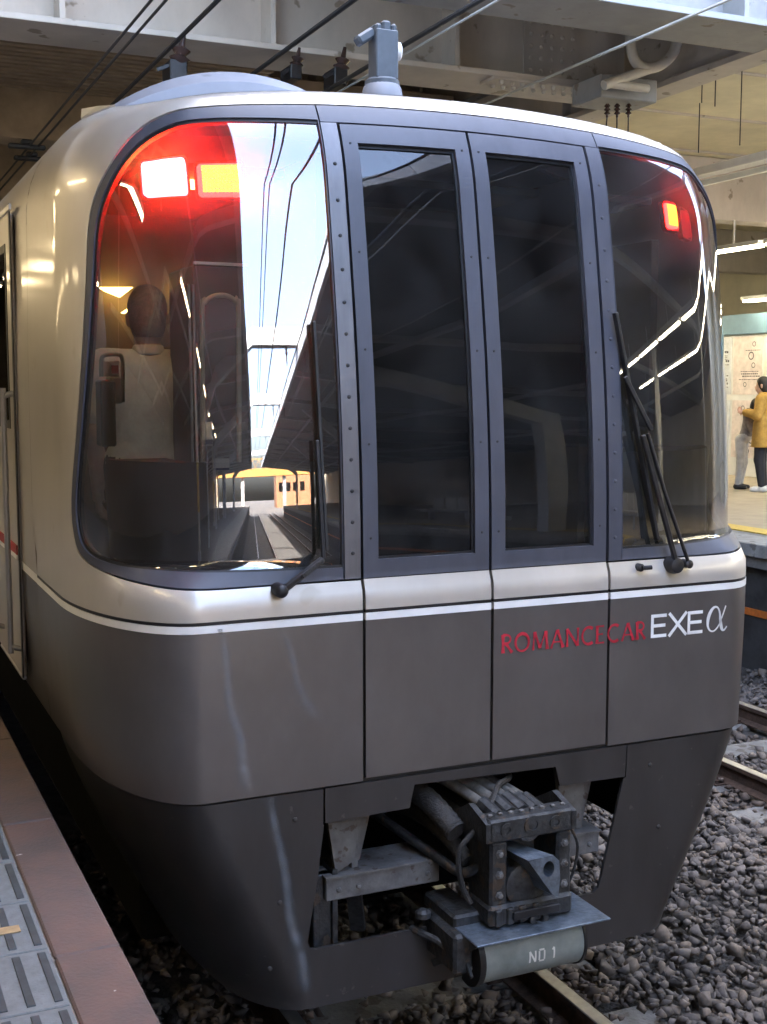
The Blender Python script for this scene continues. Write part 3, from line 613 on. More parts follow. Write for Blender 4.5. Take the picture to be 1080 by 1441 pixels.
for pts in ([(0, 0), (0, .042)], [(0, .042), (.024, 0)], [(.024, 0), (.024, .042)], [(.040, .004), (.040, .038)], [(.040, .042), (.062, .042)], [(.062, .038), (.062, .004)], [(.040, .001), (.062, .001)], [(.104, 0), (.104, .042)], [(.096, .034), (.104, .042)]):
    (xa, sa), (xb, sb) = pts; d = np.array([xb-xa, sb-sa]); d /= np.linalg.norm(d); n_ = np.array([-d[1], d[0]])*.0034
    q_ = [(xa+(xb-xa)*j/6, sa+(sb-sa)*j/6) for j in range(7)]
    b.add([on_drum(.02+a+n_[0]*e_, s_+n_[1]*e_-.01) for e_ in (1, -1) for a, s_ in q_], [(j, j+1, 8+j, 7+j) for j in range(6)]); k += 1
tag(b.build('stencil_lettering', mat('stencil_white', (.75, .75, .72), .6), drum, recalc=False), kind='stuff')
b = B().box(DX0-.10, DX0-.02, -.22, .05, .50, .655, .012); b.bar((DX0-.02, -.24, .62), (DX0-.10, -.05, .48), .02, .03, .004); b.bar((DX0-.045, -.25, .50), (DX0-.045, -.10, .66), .014, .02, .003)
b.tube([(DX0-.16, .02, .60), (DX0-.10, -.10, .585), (DX0-.05, -.2, .52)], .014, 8); b.lathe((DX0-.13, -.02, .655), (0, 0, 1), [(0, .03), (.02, .03), (.03, .015)], 10); b.build('latch_bracket', STEEL, coupler)
# cross bars and hanger brackets in the opening
for (x0, x1, hx0) in ((-.66, -.19, -.56), (.25, .545, .44)):
    cb = B().box(x0, x1, .06, .20, .745, .832, .004); cb.box(x0-.004, x1+.004, .05, .26, .832, .840)
    cbo = cb.build('cross_bar', DUSTY, train)
    b = B()
    for xx in (x0+.05, x0+.13, x1-.05): b.lathe((xx, .06, .785), (0, -1, 0), [(0, .010), (.006, .010), (.009, .005)], 8)
    tag(b.build('bolts', DUSTY, cbo), kind='stuff')
    hb = B().prism([(hx0-.10, 1.14), (hx0+.05, 1.14), (hx0+.02, .88), (hx0-.055, .842)], lambda a, b_, h: (a, h, b_), .075, .10)
    hb.prism([(.10, 1.14), (.26, 1.14), (.16, .842), (.10, .842)], lambda a, b_, h: (h, a, b_), hx0+.02, hx0+.045)
    hb.prism([(hx0+.06, 1.14), (hx0+.13, 1.14), (hx0+.06, .86), (hx0+.045, .86)], lambda a, b_, h: (a, h, b_), .12, .135); hb.build('hanger_bracket', DUSTY, train)
b = B().box(-.70, -.62, .09, .13, .52, .84, .004); b.box(-.63, -.61, .07, .18, .50, .86); b.bar((-.52, .16, .84), (-.43, .30, .50), .06, .03, .004); b.build('step_bracket', STEEL, train)
# ---- cab interior seen through the glass
cab = B().box(-1.38, 1.38, 1.95, 1.99, 1.27, 3.62).build('cab_bulkhead', CABTAN, train)
B().box(-1.15, 1.15, .62, 1.95, 3.46, 3.49).build('cab_ceiling', CABDARK, train)
B().box(-1.36, 1.36, .62, 1.95, 1.262, 1.28).build('cab_floor', CABDARK, train)
for sgn in (1, -1):
    Mf = (lambda p: p) if sgn > 0 else mir
    patch('console', Mf(rect(.60, 1.58, 1.90, 2.385)), CABDARK, train, off=-.10, thick=.25)
    B().box(sgn*.56, sgn*.60, .28, 1.94, 1.28, 3.5).build('gangway_wall', CABDARK, train)
    B().box(sgn*1.40, sgn*1.44, .95, 1.95, 1.28, 3.35).build('side_lining', CABTAN, train)
b = B().box(-.56, .56, 1.2, 1.24, 1.28, 3.5); b.build('gangway_screen', CABDARK, train)
B().box(.60, 1.05, 1.2, 1.6, 1.28, 2.75, .03).build('driver_seat', CABDARK, train)
# tall cabinet, bowed grab rail, posts, cases
p0, p1 = at(272, 372, y=.95), at(332, 372, y=.95)
B().box(p0[0], p1[0]+.05, .95, 1.35, 1.28, p0[2], .008).build('cabinet', mat('brown_cabinet', (.06, .045, .035), .5), train)
B().box(p0[0], p1[0]+.05, .94, .955, p0[2], p0[2]+.012).build('cabinet_trim', ALU, train)
gr = [at(u, v, y=.62) for u, v in ((286, 660), (285, 440), (289, 426), (300, 417), (318, 416), (331, 424), (336, 440), (337, 660))]
tubepart('grab_rail', smooth_path(gr, 4), .010, mat('cream_rail_paint', (.55, .46, .36), .4), train)
for u in (266, 272): q0, q1 = at(u, 400, y=.85), at(u+6, 660, y=.85); tubepart('slim_post', [q0, q1], .006, ALU, train)
q0, q1 = at(140, 535, y=.62), at(163, 628, y=.62); eq = B().box(q0[0], q1[0], .60, .70, q1[2], q0[2], .006).build('equipment_case', CABGREEN, train)
q0, q1 = at(154, 530, y=.74), at(171, 568, y=.74); B().box(q0[0], q1[0], .72, .80, q1[2], q0[2], .004).build('upper_case', CABCYAN, eq)
q0, q1 = at(144, 508, y=.66), at(168, 530, y=.66); B().box(q0[0], q1[0], .655, .66, q1[2], q0[2]).build('notice_card', PAPER, eq)
q0, q1 = at(157, 514, y=.65), at(167, 526, y=.65); B().box(q0[0], q1[0], .645, .652, q1[2], q0[2]).build('red_mark', mat('red_mark_paint', (.35, .05, .04), .5), eq)
gr = [at(u, v, y=.64) for u, v in ((143, 530), (143, 507), (148, 500), (165, 499), (172, 504), (173, 530), (173, 566))]
tubepart('case_handle', smooth_path(gr, 4), .008, CABCYAN, eq)
for quad in ([(140, 404), (188, 404), (170, 418), (150, 410)], [(246, 408), (262, 404), (262, 412), (248, 415)], [(172, 440), (190, 428), (192, 434), (176, 441)]):
    vs = [at(u, v, y=1.88) for u, v in quad]; B().add(vs+[(p[0], p[1]+.03, p[2]) for p in vs], [(0, 1, 2, 3), (0, 4, 5, 1), (1, 5, 6, 2), (2, 6, 7, 3), (3, 7, 4, 0)]).build('cab_lamp', CABGLOW, cab)
B().box(-1.10, -.75, .80, .90, 3.435, 3.459, .004).build('added_cab_light', CABGLOW, train)  # added strip, out of view, that lights the figure in the cab
# ---- side door, red band and hand rails on the platform side
sdoor = B().box(-1.492, -1.470, 1.80, 2.75, 1.30, 3.42, .006).build('side_door', SILVER, train)
B().box(-1.4945, -1.490, 1.76, 1.80, 1.30, 3.46).build('door_seal', BLACK, sdoor); B().box(-1.500, -1.488, 1.72, 2.75, 3.425, 3.455, .004).build('drip_rail', ALU, sdoor)
B().box(-1.4950, -1.4905, 1.93, 2.68, 2.45, 3.30).build('window_seal', BLACK, sdoor); B().box(-1.4985, -1.4952, 1.97, 2.64, 2.49, 3.26).build('window_pane', SGLASS, sdoor)
B().box(-1.4975, -1.470, 1.83, 19, 1.868, 1.912).build('red_band', mat('red_band_film', (.45, .03, .03), .45), train)
B().box(-1.4970, -1.470, 1.83, 19, 1.845, 1.866).build('white_band', WHITE, train)
for yy in (1.84, 2.42):
    tubepart('hand_rail', smooth_path([(-1.475, yy, 2.62), (-1.53, yy, 2.60), (-1.535, yy, 2.55), (-1.535, yy, 1.50), (-1.53, yy, 1.44), (-1.475, yy, 1.42)], 4), .014, ALU, train)
tubepart('step_edge', [(-1.47, 1.9, 1.27), (-1.47, 2.7, 1.27)], .012, ALU, train)
# ------------------------------------------------------------------ people: signed-distance bodies meshed in one piece
def nets(fn, lo, hi, h):
    ax = [np.arange(lo[i], hi[i]+h, h) for i in range(3)]; G = np.stack(np.meshgrid(*ax, indexing='ij'), -1); D = fn(G); n = D.shape
    IN = D < 0; cnt = np.zeros([k-1 for k in n]); acc = np.zeros([k-1 for k in n]+[3])
    cor = [(i, j, k) for i in (0, 1) for j in (0, 1) for k in (0, 1)]
    sl = lambda c: tuple(slice(c[a], n[a]-1+c[a]) for a in range(3))
    for a in cor:
        for axx in range(3):
            if a[axx] == 0:
                b_ = list(a); b_[axx] = 1; A, Bv = D[sl(a)], D[sl(b_)]; m = (A < 0) != (Bv < 0); t = np.where(m, A/np.where(m, A-Bv, 1), 0)
                p = np.zeros(acc.shape); p[...] = a; p[..., axx] += t; acc += p*m[..., None]; cnt += m
    act = cnt > 0; idx = -np.ones(cnt.shape, int); idx[act] = np.arange(act.sum()); cell = np.argwhere(act)
    V = (cell+acc[act]/cnt[act][:, None])*h+np.array([q[0] for q in ax]); F = []
    for axx in range(3):
        o = [q for q in range(3) if q != axx]; s1 = [slice(None)]*3; s2 = [slice(None)]*3; s1[axx] = slice(0, -1); s2[axx] = slice(1, None)
        A, Bv = IN[tuple(s1)], IN[tuple(s2)]
        for c in np.argwhere(A != Bv):
            if min(c[o[0]], c[o[1]]) < 1 or c[o[0]] >= cnt.shape[o[0]] or c[o[1]] >= cnt.shape[o[1]]: continue
            q = []
            for d0, d1 in ((0, 0), (1, 0), (1, 1), (0, 1)):
                e = list(c); e[o[0]] -= d0; e[o[1]] -= d1; q.append(idx[tuple(e)])
            if min(q) >= 0: F.append(q)
    return V, F
def cap(a, b_, r0, r1=None, sc=(1, 1, 1)):
    a, b_ = np.array(a, float), np.array(b_, float); r1 = r0 if r1 is None else r1; S = np.array(sc)
    def f(p):
        d = (b_-a)/S; q = (p-a)/S; t = np.clip((q@d)/(d@d+1e-12), 0, 1); return (np.linalg.norm(q-t[..., None]*d, axis=-1)-(r0+(r1-r0)*t))
    return f
def union(fs, k=.03):
    def f(p):
        d = fs[0](p)
        for g_ in fs[1:]:
            e = g_(p); h = np.clip(.5+.5*(e-d)/k, 0, 1); d = e*(1-h)+d*h-k*h*(1-h)
        return d
    return f
def grow(f, r): return lambda p: f(p)-r
def clipz(f, z0=None, z1=None):
    def g_(p):
        d = f(p)
        if z0 is not None: d = np.maximum(d, z0-p[..., 2])
        if z1 is not None: d = np.maximum(d, p[..., 2]-z1)
        return d
    return g_
def sdfobj(name, parts, m, parent, place):
    b = B()
    for fn, lo, hi, h in parts:
        V, F = nets(fn, lo, hi, h); b.add([place @ Vector(v) for v in V], F)
    return b.build(name, m, parent, smooth=True, angle=75)
def hand(wr, d, side, curl=.5):
    """palm and five bent fingers hanging along d; thumb leaves the palm's side towards `side`"""
    wr = np.array(wr, float); d = np.array(d, float)/np.linalg.norm(d); s = np.array(side, float); s = s-d*(s@d); s /= np.linalg.norm(s); n = np.cross(d, s)
    fs = [cap(wr, wr+d*.035, .024, .026, (1, 1, 1))]
    for k, (o, L) in enumerate(((.030, .066), (.010, .076), (-.010, .070), (-.028, .054))):
        b0 = wr+d*.025+s*o*.7; b1 = wr+d*.085+s*o; dd = d*math.cos(curl)+n*math.sin(curl); b2 = b1+dd*L*.55; d2 = d*math.cos(curl*2)+n*math.sin(curl*2); b3 = b2+d2*L*.5
        fs += [cap(b0, b1, .013, .0105), cap(b1, b2, .0098, .0088), cap(b2, b3, .0088, .0072)]
    t0 = wr+d*.025+s*.026; t1 = t0+(d*.6+s*.7)*.045; t2 = t1+(d*.9+s*.15+n*.35)*.034; fs += [cap(wr+d*.02, t0, .014, .013), cap(t0, t1, .013, .011), cap(t1, t2, .011, .008)]
    c_ = wr+d*.08; return (union(fs, .006), c_-.13, c_+.13, .0045)
def person(name, loc, rz, H, label, pal, pose, seat=False):
    """figure facing +Y in its own frame, H metres tall; pose gives elbows and wrists"""
    t = thing(name, loc, label, 'person'); k = H/1.72; M = Matrix.Translation(loc) @ Matrix.Rotation(rz, 4, 'Z') @ Matrix.Scale(k, 4)
    hipz = .90; sh = 1.42
    legs = pose.get('legs', [((.09, 0, .90), (.10, .02, .49), (.10, -.03, .09)), ((-.09, 0, .90), (-.10, .02, .49), (-.10, -.03, .09))])
    arms = pose['arms']; ln = pose.get('lean', 0.)
    thor = [cap((-.07, ln*.5, .98), (.07, ln*.5, .98), .115, .115, (1, .78, 1)), cap((0, ln*.6, 1.02), (0, ln*.9, 1.22), .125, .14, (1.08, .75, 1)), cap((-.11, ln, 1.33), (.11, ln, 1.33), .105, .105, (1, .85, 1)), cap((-.155, ln, 1.40), (.155, ln, 1.40), .058, .058)]
    legf = [f for (a, b_, c_) in legs for f in (cap(a, b_, .088, .062), cap(b_, c_, .062, .040))]
    armf = [f for (a, b_, c_) in arms for f in (cap(a, b_, .050, .041), cap(b_, c_, .041, .028))]
    hd = np.array(pose.get('head', (0, ln+.02, 1.60))); nk = [cap((0, ln-.005, 1.42), hd+(0, -.02, -.06), .056, .052)]
    head = [cap(hd+(0, 0, .03), hd+(0, .005, -.035), .082, .066, (.9, 1.1, 1.1)), cap(hd+(0, .055, -.075), hd+(0, .05, -.09), .032, .03), cap(hd+(0, .088, -.005), hd+(0, .104, -.028), .010, .014), cap(hd+(-.078, -.005, -.02), hd+(-.08, -.005, .01), .014, .016), cap(hd+(.078, -.005, -.02), hd+(.08, -.005, .01), .014, .016), cap(hd+(-.02, .085, -.062), hd+(.02, .085, -.062), .008)]
    body = union(thor+legf+armf+nk+head, .035)
    hands = [hand(c_, np.array(c_)-np.array(b_), (0.2, 1, 0.1) if a[2] < 2 else (1, 0, 0), pose.get('curl', .5)) for (a, b_, c_) in arms]
    lo, hi = np.array((-.55, -.45, .0)), np.array((.55, .65, 1.80))
    sdfobj('body', [(body, lo, hi, .016)]+hands, SKIN, t, M)
    top = union(thor+armf, .035)
    sdfobj('trousers', [(clipz(union(legf+thor[:2], .03), None, 1.04), lo, hi, .016)], pal['legs'], t, M) if False else None
    sdfobj('trousers', [(clipz(grow(union(legf+thor[:1], .03), .014), .07, 1.03), lo, hi, .016)], pal['legs'], t, M)
    if pal.get('coat'):
        hem = pal['coat']
        skirt_ = [cap((-.06, -.01, 1.0), (-.07, -.02, hem-.12), .15, .20, (1, .8, 1)), cap((.06, -.01, 1.0), (.07, -.02, hem-.12), .15, .20, (1, .8, 1))]
        cut = [cap(b_, np.array(b_)+(np.array(c_)-np.array(b_))*.92, .041, .034) for (a, b_, c_) in arms]
        c_ = sdfobj('coat', [(clipz(grow(union(thor+[cap(a, b_, .056, .048) for (a, b_, _) in arms]+cut+skirt_, .04), .024), hem, 1.50), lo, hi, .014)], pal['top'], t, M)
        sdfobj('collar', [(clipz(cap((0, ln-.01, 1.455), (0, ln, 1.50), .092, .078), 1.45, 1.505), lo, hi, .012)], pal['top'], t, M)
    else:
        cut = [cap(a, np.array(a)+(np.array(b_)-np.array(a))*pal.get('sleeve', .95), .058, .056) for (a, b_, c_) in arms]
        sdfobj('shirt', [(clipz(grow(union(thor+cut, .04), .013), .97, 1.475), lo, hi, .012)], pal['top'], t, M)
        sdfobj('collar', [(clipz(cap((0, ln-.005, 1.44), (0, ln, 1.49), .070, .066), 1.445, 1.49), lo, hi, .010)], pal['top'], t, M)
    hr = union([cap(hd+(0, -.012, .045), hd+(0, -.03, -.02), .092, .082, (.92, 1.1, 1.1))]+([cap(hd+(0, -.04, 0), hd+(0, -.055, -pal['long']), .085, .07)] if pal.get('long') else []), .03)
    face = cap(hd+(0, .115, -.045), hd+(0, .10, .0), .075, .07)
    sdfobj('hair', [(lambda p: np.maximum(clipz(hr, hd[2]-.08-pal.get('long', 0))(p), -face(p)), lo, hi, .011)], pal['hair'], t, M)
    for (a, b_, c_) in legs:
        c_ = np.array(c_); sdfobj('shoe', [(clipz(union([cap((c_[0], c_[1]-.03, .045), (c_[0], c_[1]+.14, .035), .048, .042, (.95, 1, .95)), cap(c_, c_+(0, 0, -.03), .05)], .03), .002), lo, hi, .013)], pal['shoe'], t, M)
    return t
ARMD = [((.19, 0, 1.40), (.235, -.02, 1.12), (.22, .06, .87)), ((-.19, 0, 1.40), (-.235, -.02, 1.12), (-.22, .06, .87))]
person('person', (-.96, 1.42, 1.28), R(-8), 1.79, 'person in a white short-sleeved shirt and dark trousers standing inside the train cab, back turned', dict(top=SHIRT, legs=NAVY, hair=GHAIR, shoe=BLACKM, sleeve=.7), dict(arms=ARMD))
pp = at(1066, 692, z=1.105)
person('person', (pp[0]+.06, pp[1], 1.105), R(40), 1.66, 'person in a knee-length mustard coat and dark trousers facing the poster wall', dict(top=COAT, legs=NAVY, hair=HAIR, shoe=SHOE, coat=.68, long=.06), dict(arms=[((.19, 0, 1.40), (.26, .04, 1.15), (.15, .24, 1.20)), ((-.19, 0, 1.40), (-.26, .04, 1.15), (-.15, .24, 1.20))], curl=.9))
p2 = at(1046, 690, z=1.105)
person('person', (p2[0]+.16, p2[1]+.25, 1.105), R(215), 1.40, 'person in a grey cardigan and pale trousers leaning forward beside the mustard coat', dict(top=GREYC, legs=LTROU, hair=HAIR, shoe=BLACKM, sleeve=1.0, long=.10), dict(lean=.14, head=(0, .26, 1.53), arms=[((.19, .13, 1.38), (.22, .22, 1.12), (.12, .40, 1.10)), ((-.19, .13, 1.38), (-.22, .22, 1.12), (-.12, .40, 1.10))], curl=.8))
# ------------------------------------------------------------------ ground, tracks, ballast
GZ = -.20
gnd = B().add([(-300, -300, GZ), (300, -300, GZ), (300, 300, GZ), (-300, 300, GZ)], [(0, 1, 2, 3)]).build('ground', BALLASTM, recalc=False); tag(gnd, kind='structure')
RX = .585
prof = [(-.062, -.150), (.062, -.150), (.062, -.140), (.012, -.118), (.009, -.045), (.034, -.030), (.034, -.004), (-.034, -.004), (-.034, -.030), (-.009, -.045), (-.012, -.118), (-.062, -.140)]
head = [(-.033, -.004), (.033, -.004), (.030, 0), (-.030, 0)]
for tx, tl in ((0, 'under the train'), (4.03, 'on the empty neighbouring track')):
    for s, sl in ((-1, 'nearer the tiled platform'), (1, 'farther from the tiled platform')):
        x = tx+s*RX
        rl = B().prism(prof, lambda a, b_, h: (x+a, h, b_), -70, 45).build('rail', RAILSIDE); tag(rl, f'rusty steel rail {tl}, {sl}', 'rail', 'rails')
        B().prism(head, lambda a, b_, h: (x+a, h, b_), -70, 45).build('rail_head', RAILTOP, rl)
sl0 = None; nsl = 0
for tx, grp, y0, y1 in ((0, 'sleepers under the train', -1.55, 1.2), (4.03, 'sleepers of the neighbouring track', -.9, 9.0)):
    for y in np.arange(y0, y1, .60):
        lab = 'grey concrete sleeper in ballast under the train nose' if tx == 0 else 'grey concrete sleeper in ballast under the empty neighbouring track'
        if sl0 is None:
            sl0 = B().box(-1.02, 1.02, -.12, .12, -.36, -.152, .018, Matrix.Translation((tx, y, 0))).build('sleeper', SLEEPER)
            for s in (-1, 1):
                for q in (-1, 1):
                    xx = tx+s*RX+q*.105; c_ = B().box(xx-.04, xx+.04, y-.06, y+.06, -.152, -.138, .004)
                    c_.tube(smooth_path([(xx-q*.05, y-.035, -.128), (xx+q*.025, y-.04, -.115), (xx+q*.04, y, -.110), (xx+q*.025, y+.04, -.115), (xx-q*.05, y+.035, -.128)], 4), .009, 7)
                    c_.lathe((xx+q*.008, y, -.14), (0, 0, 1), [(0, .020), (.03, .020), (.034, .012), (.06, .011)], 8); c_.build('rail_clip', RAILSIDE, sl0)
            o = sl0
        else:
            o = dup(sl0, (tx-0, y+1.55, 0))
        tag(o, lab, 'sleeper', grp)
# ballast stones
def stones(n, xr, yr, size, seed):
    r = np.random.default_rng(seed); protos = []
    for _ in range(26):
        nn_ = int(r.integers(8, 12)); p = r.normal(size=(nn_, 3)); p /= np.linalg.norm(p, axis=1, keepdims=True); p *= r.uniform(.70, 1.15, (nn_, 1)); p *= np.array([1, r.uniform(.65, .95), r.uniform(.5, .75)])
        bm = bmesh.new(); [bm.verts.new(q) for q in p]; bmesh.ops.convex_hull(bm, input=bm.verts); bmesh.ops.triangulate(bm, faces=bm.faces)
        bm.verts.ensure_lookup_table(); bm.verts.index_update(); protos.append((np.array([v.co for v in bm.verts]), np.array([[v.index for v in f.verts] for f in bm.faces]))); bm.free()
    x = r.uniform(*xr, n); y = r.uniform(*yr, n)
    keep = np.ones(n, bool)
    for tx in (0, 4.03):
        for s in (-1, 1): keep &= np.abs(x-tx-s*RX) > .10
    x, y = x[keep], y[keep]; V, F = [], []; nv = 0
    lump = .035*np.sin(x*2.3+1)*np.cos(y*1.7)
    sl_ = np.zeros(len(x), bool)
    for tx, y0 in ((0, -1.55), (4.03, -.9)): sl_ |= (np.abs(x-tx) < 1.0) & (np.abs(((y-y0+.3) % .6)-.3) < .125)
    for i in range(len(x)):
        if sl_[i] and r.random() < .86: continue
        P, f = protos[r.integers(26)]; s = size*r.lognormal(-.04, .33); a, b_, c_ = r.uniform(0, 6.28, 3)
        ca, sa, cb, sb = math.cos(a), math.sin(a), math.cos(b_*.15), math.sin(b_*.15)
        M = np.array([[ca, -sa, 0], [sa, ca, 0], [0, 0, 1]]) @ np.array([[1, 0, 0], [0, cb, -sb], [0, sb, cb]])
        z = GZ+.02+lump[i]+r.uniform(-.01, .05)+(.05 if sl_[i] else 0)+.05*(np.clip((1.6-abs(x[i]-2.0))/1.2, 0, 1))
        V.append(P@M.T*s+(x[i], y[i], z)); F.append(f+nv); nv += len(P)
    V = np.concatenate(V); F = np.concatenate(F); me = bpy.data.meshes.new('gravel'); me.vertices.add(len(V)); me.vertices.foreach_set('co', V.ravel().astype('f'))
    me.loops.add(F.size); me.loops.foreach_set('vertex_index', F.ravel().astype('i')); me.polygons.add(len(F)); me.polygons.foreach_set('loop_start', np.arange(0, F.size, 3, dtype='i')); me.update(); me.validate()
    return me
STONE = bpy.data.materials.new('ballast_stone'); STONE.use_nodes = True; t = STONE.node_tree; p = t.nodes['Principled BSDF']; p.inputs['Roughness'].default_value = .85
gm = t.nodes.new('ShaderNodeNewGeometry'); rp = t.nodes.new('ShaderNodeValToRGB'); e = rp.color_ramp.elements
e[0].color = (.10, .088, .080, 1); e[1].color = (.30, .27, .25, 1); q = e.new(.55); q.color = (.175, .155, .142, 1); q = e.new(.93); q.color = (.24, .195, .155, 1)
nz = t.nodes.new('ShaderNodeTexNoise'); nz.inputs['Scale'].default_value = 60; mx = t.nodes.new('ShaderNodeMix'); mx.data_type = 'RGBA'; mx.blend_type = 'MULTIPLY'; mx.inputs['Factor'].default_value = .6
tc = t.nodes.new('ShaderNodeTexCoord'); t.links.new(tc.outputs['Object'], nz.inputs['Vector']); t.links.new(gm.outputs['Random Per Island'], rp.inputs[0]); t.links.new(rp.outputs[0], mx.inputs['A']); t.links.new(nz.outputs['Fac'], mx.inputs['B'])
mu = t.nodes.new('ShaderNodeMix'); mu.data_type = 'RGBA'; mu.blend_type = 'MULTIPLY'; mu.inputs['Factor'].default_value = 1; mu.inputs['B'].default_value = (.95, .93, .93, 1)
t.links.new(mx.outputs['Result'], mu.inputs['A'])
sx = t.nodes.new('ShaderNodeSeparateXYZ'); t.links.new(gm.outputs['Position'], sx.inputs[0]); prev = None     # rust dust thrown beside the rails
for xr_ in (-RX, RX, 4.03-RX, 4.03+RX):
    d_ = t.nodes.new('ShaderNodeMath'); d_.operation = 'SUBTRACT'; d_.inputs[1].default_value = xr_; t.links.new(sx.outputs['X'], d_.inputs[0]); a_ = t.nodes.new('ShaderNodeMath'); a_.operation = 'ABSOLUTE'; t.links.new(d_.outputs[0], a_.inputs[0])
    if prev is None: prev = a_
    else: m_ = t.nodes.new('ShaderNodeMath'); m_.operation = 'MINIMUM'; t.links.new(prev.outputs[0], m_.inputs[0]); t.links.new(a_.outputs[0], m_.inputs[1]); prev = m_
mr_ = t.nodes.new('ShaderNodeMapRange'); mr_.inputs['From Min'].default_value = .12; mr_.inputs['From Max'].default_value = .50; mr_.inputs['To Min'].default_value = .75; mr_.inputs['To Max'].default_value = 0; t.links.new(prev.outputs[0], mr_.inputs['Value'])
rs_ = t.nodes.new('ShaderNodeMix'); rs_.data_type = 'RGBA'; rs_.inputs['B'].default_value = (.085, .058, .042, 1); t.links.new(mr_.outputs[0], rs_.inputs['Factor']); t.links.new(mu.outputs['Result'], rs_.inputs['A']); t.links.new(rs_.outputs['Result'], p.inputs['Base Color'])
for (n, xr, yr, s, sd_) in ((17000, (-1.35, 3.0), (-1.5, 3.6), .034, 1), (9500, (2.6, 6.0), (.0, 5.0), .035, 2), (6000, (2.0, 6.0), (5.0, 12.0), .040, 3)):
    gv = link('gravel', stones(n, xr, yr, s, sd_), STONE); tag(gv, 'grey-brown crushed stone ballast around the tracks', 'gravel', kind='stuff')
# ------------------------------------------------------------------ the platform we stand on
PE = -1.585; PI_ = -1.768; PZ = 1.10
plat = B().box(-12, PI_-1.05, -70, 45, -.2, PZ-.004).build('platform', ASPH); tag(plat, kind='structure')
B().box(-12, PE-.06, -70, 45, -.19, PZ-.09).build('platform_wall', DARKW, plat)
n0 = None
for y in np.arange(-6.22, 14, 1.10):              # edge stones
    if n0 is None: n0 = B().box(PI_+.004, PE, y+.003, y+1.097, PZ-.10, PZ, .006).build('edge_stone', EDGE, plat); y00 = y
    else: move_copy(n0, plat, (0, y-y00, 0))
B().box(PI_-1.06, PI_+.01, -70, 45, PZ-.09, PZ-.012).build('tile_bed', CONC, plat)
tp_ = .342; t0 = None
for j in range(3):
    for y in np.arange(-.657-tp_*6, 6.5, tp_):
        x1 = PI_-j*tp_
        if t0 is None:
            t0 = B().box(x1-tp_+.003, x1-.003, y+.003, y+tp_-.003, PZ-.03, PZ-.001, .003).build('tile', TILE, plat); org = (x1, y)
            b0 = B().box(-.011, .011, -.145, .145, 0, .0045, .0015, Matrix.Translation((x1-.026, y+tp_/2, PZ-.002))).build('bar', BAR, t0); bars = [b0]
            for k in range(1, 5): bars.append(move_copy(b0, t0, (-.068*k, 0, 0)))
        else:
            c_ = move_copy(t0, plat, (x1-org[0], y-org[1], 0))
            for b_ in bars: q = b_.copy(); COL.objects.link(q); q.parent = c_
# scraps: a bit of tan tape on a tile
tape = at(14, 1308, z=PZ+.004); tag(B().box(tape[0]-.05, tape[0]+.028, tape[1]-.022, tape[1]+.022, PZ+.0005, PZ+.0045, .001, ).build('tape_scrap', mat('tan_tape', (.42, .30, .16), .7, 0, .2, 30)), 'torn scrap of tan tape stuck on a platform tile', 'tape')
# ------------------------------------------------------------------ the far platform
P2X = 5.98
far = B().box(P2X+.02, 22, -60, 45, .86, 1.10).build('far_platform', ASPH); tag(far, kind='structure')
B().box(P2X-.03, P2X+.45, -60, 45, .97, 1.106, .01).build('coping', CONC, far)
B().box(P2X+.12, 22, -60, 45, -.2, .862).build('platform_wall', DARKW, far)
B().box(P2X+.105, P2X+.118, -60, 45, .355, .425).build('orange_band', ORANGE, far)
B().box(P2X+.60, P2X+.90, -60, 45, 1.10, 1.112).build('yellow_line', YELL, far)
B().box(P2X+.90, 22, -60, 45, 1.10, 1.1045).build('paving', mat('tan_platform_paving', (.36, .30, .22), .8, 0, .12, 4, .1, 40), far)
# poster wall
WX = 12.0
pw = B().box(WX, WX+.25, 4, 30, 1.10, 3.52, .01).build('poster_wall', WHITEST); tag(pw, 'white poster-covered wall with a blue header band on the far platform', 'wall')
B().box(WX-.06, WX+.27, 4, 30, 3.52, 3.86, .01).build('header_band', BLUEH, pw)
k = 0
for i, y in enumerate((11.38, 12.16, 12.94)):
    for j, z in enumerate((1.42, 2.50)):
        r = random.Random(i*7+j); tone, tn = ((PAPER, 'cream'), (mat('pinkish_paper', (.74, .64, .60), .7), 'pinkish'), (mat('cool_paper', (.64, .67, .70), .7), 'bluish white'))[i]
        po = B().box(WX-.010, WX-.003, y, y+.72, z, z+.98).build('poster', tone)
        tag(po, f'{"upper" if j else "lower"} {tn} printed poster pasted on the wall under the blue header', 'poster', 'posters on the far platform wall')
        b = B(); zz = z+.90
        while zz > z+.08:
            hh = r.choice((.012, .012, .02, .035)); L = r.uniform(.2, .6); y0 = y+.05+r.uniform(0, .06)
            if r.random() < .22:
                n_ = 14; cy0, cz0, rr = y+r.uniform(.2, .5), zz-.05, r.uniform(.04, .07)
                b.add([(WX-.0115, cy0+q*math.cos(6.283*a/n_), cz0+q*math.sin(6.283*a/n_)) for q in (rr, rr*.72) for a in range(n_)], [(a, (a+1) % n_, n_+(a+1) % n_, n_+a) for a in range(n_)]); zz -= .16; continue
            yy = y0
            while yy < y0+L: wq = r.uniform(.015, .06); b.add([(WX-.0115, yy, zz), (WX-.0115, yy+wq, zz), (WX-.0115, yy+wq, zz+hh), (WX-.0115, yy, zz+hh)], [(0, 1, 2, 3)]); yy += wq+.012
            zz -= hh+r.uniform(.012, .035)
        tag(b.build('print', INK, po, recalc=False), kind='stuff')
        if j == 1 and i % 2 == 0: B().box(WX-.0125, WX-.0105, y+.42, y+.60, z+.74, z+.92).build('blue_panel', INKB, po)
bw = B().box(17.0, 17.2, -64, 45, 1.1, 5.9).build('back_wall', mat('pale_back_wall', (.55, .50, .38), .7, 0, .08, 1.5)); tag(bw, 'pale cream wall behind the poster wall on the far platform', 'wall')
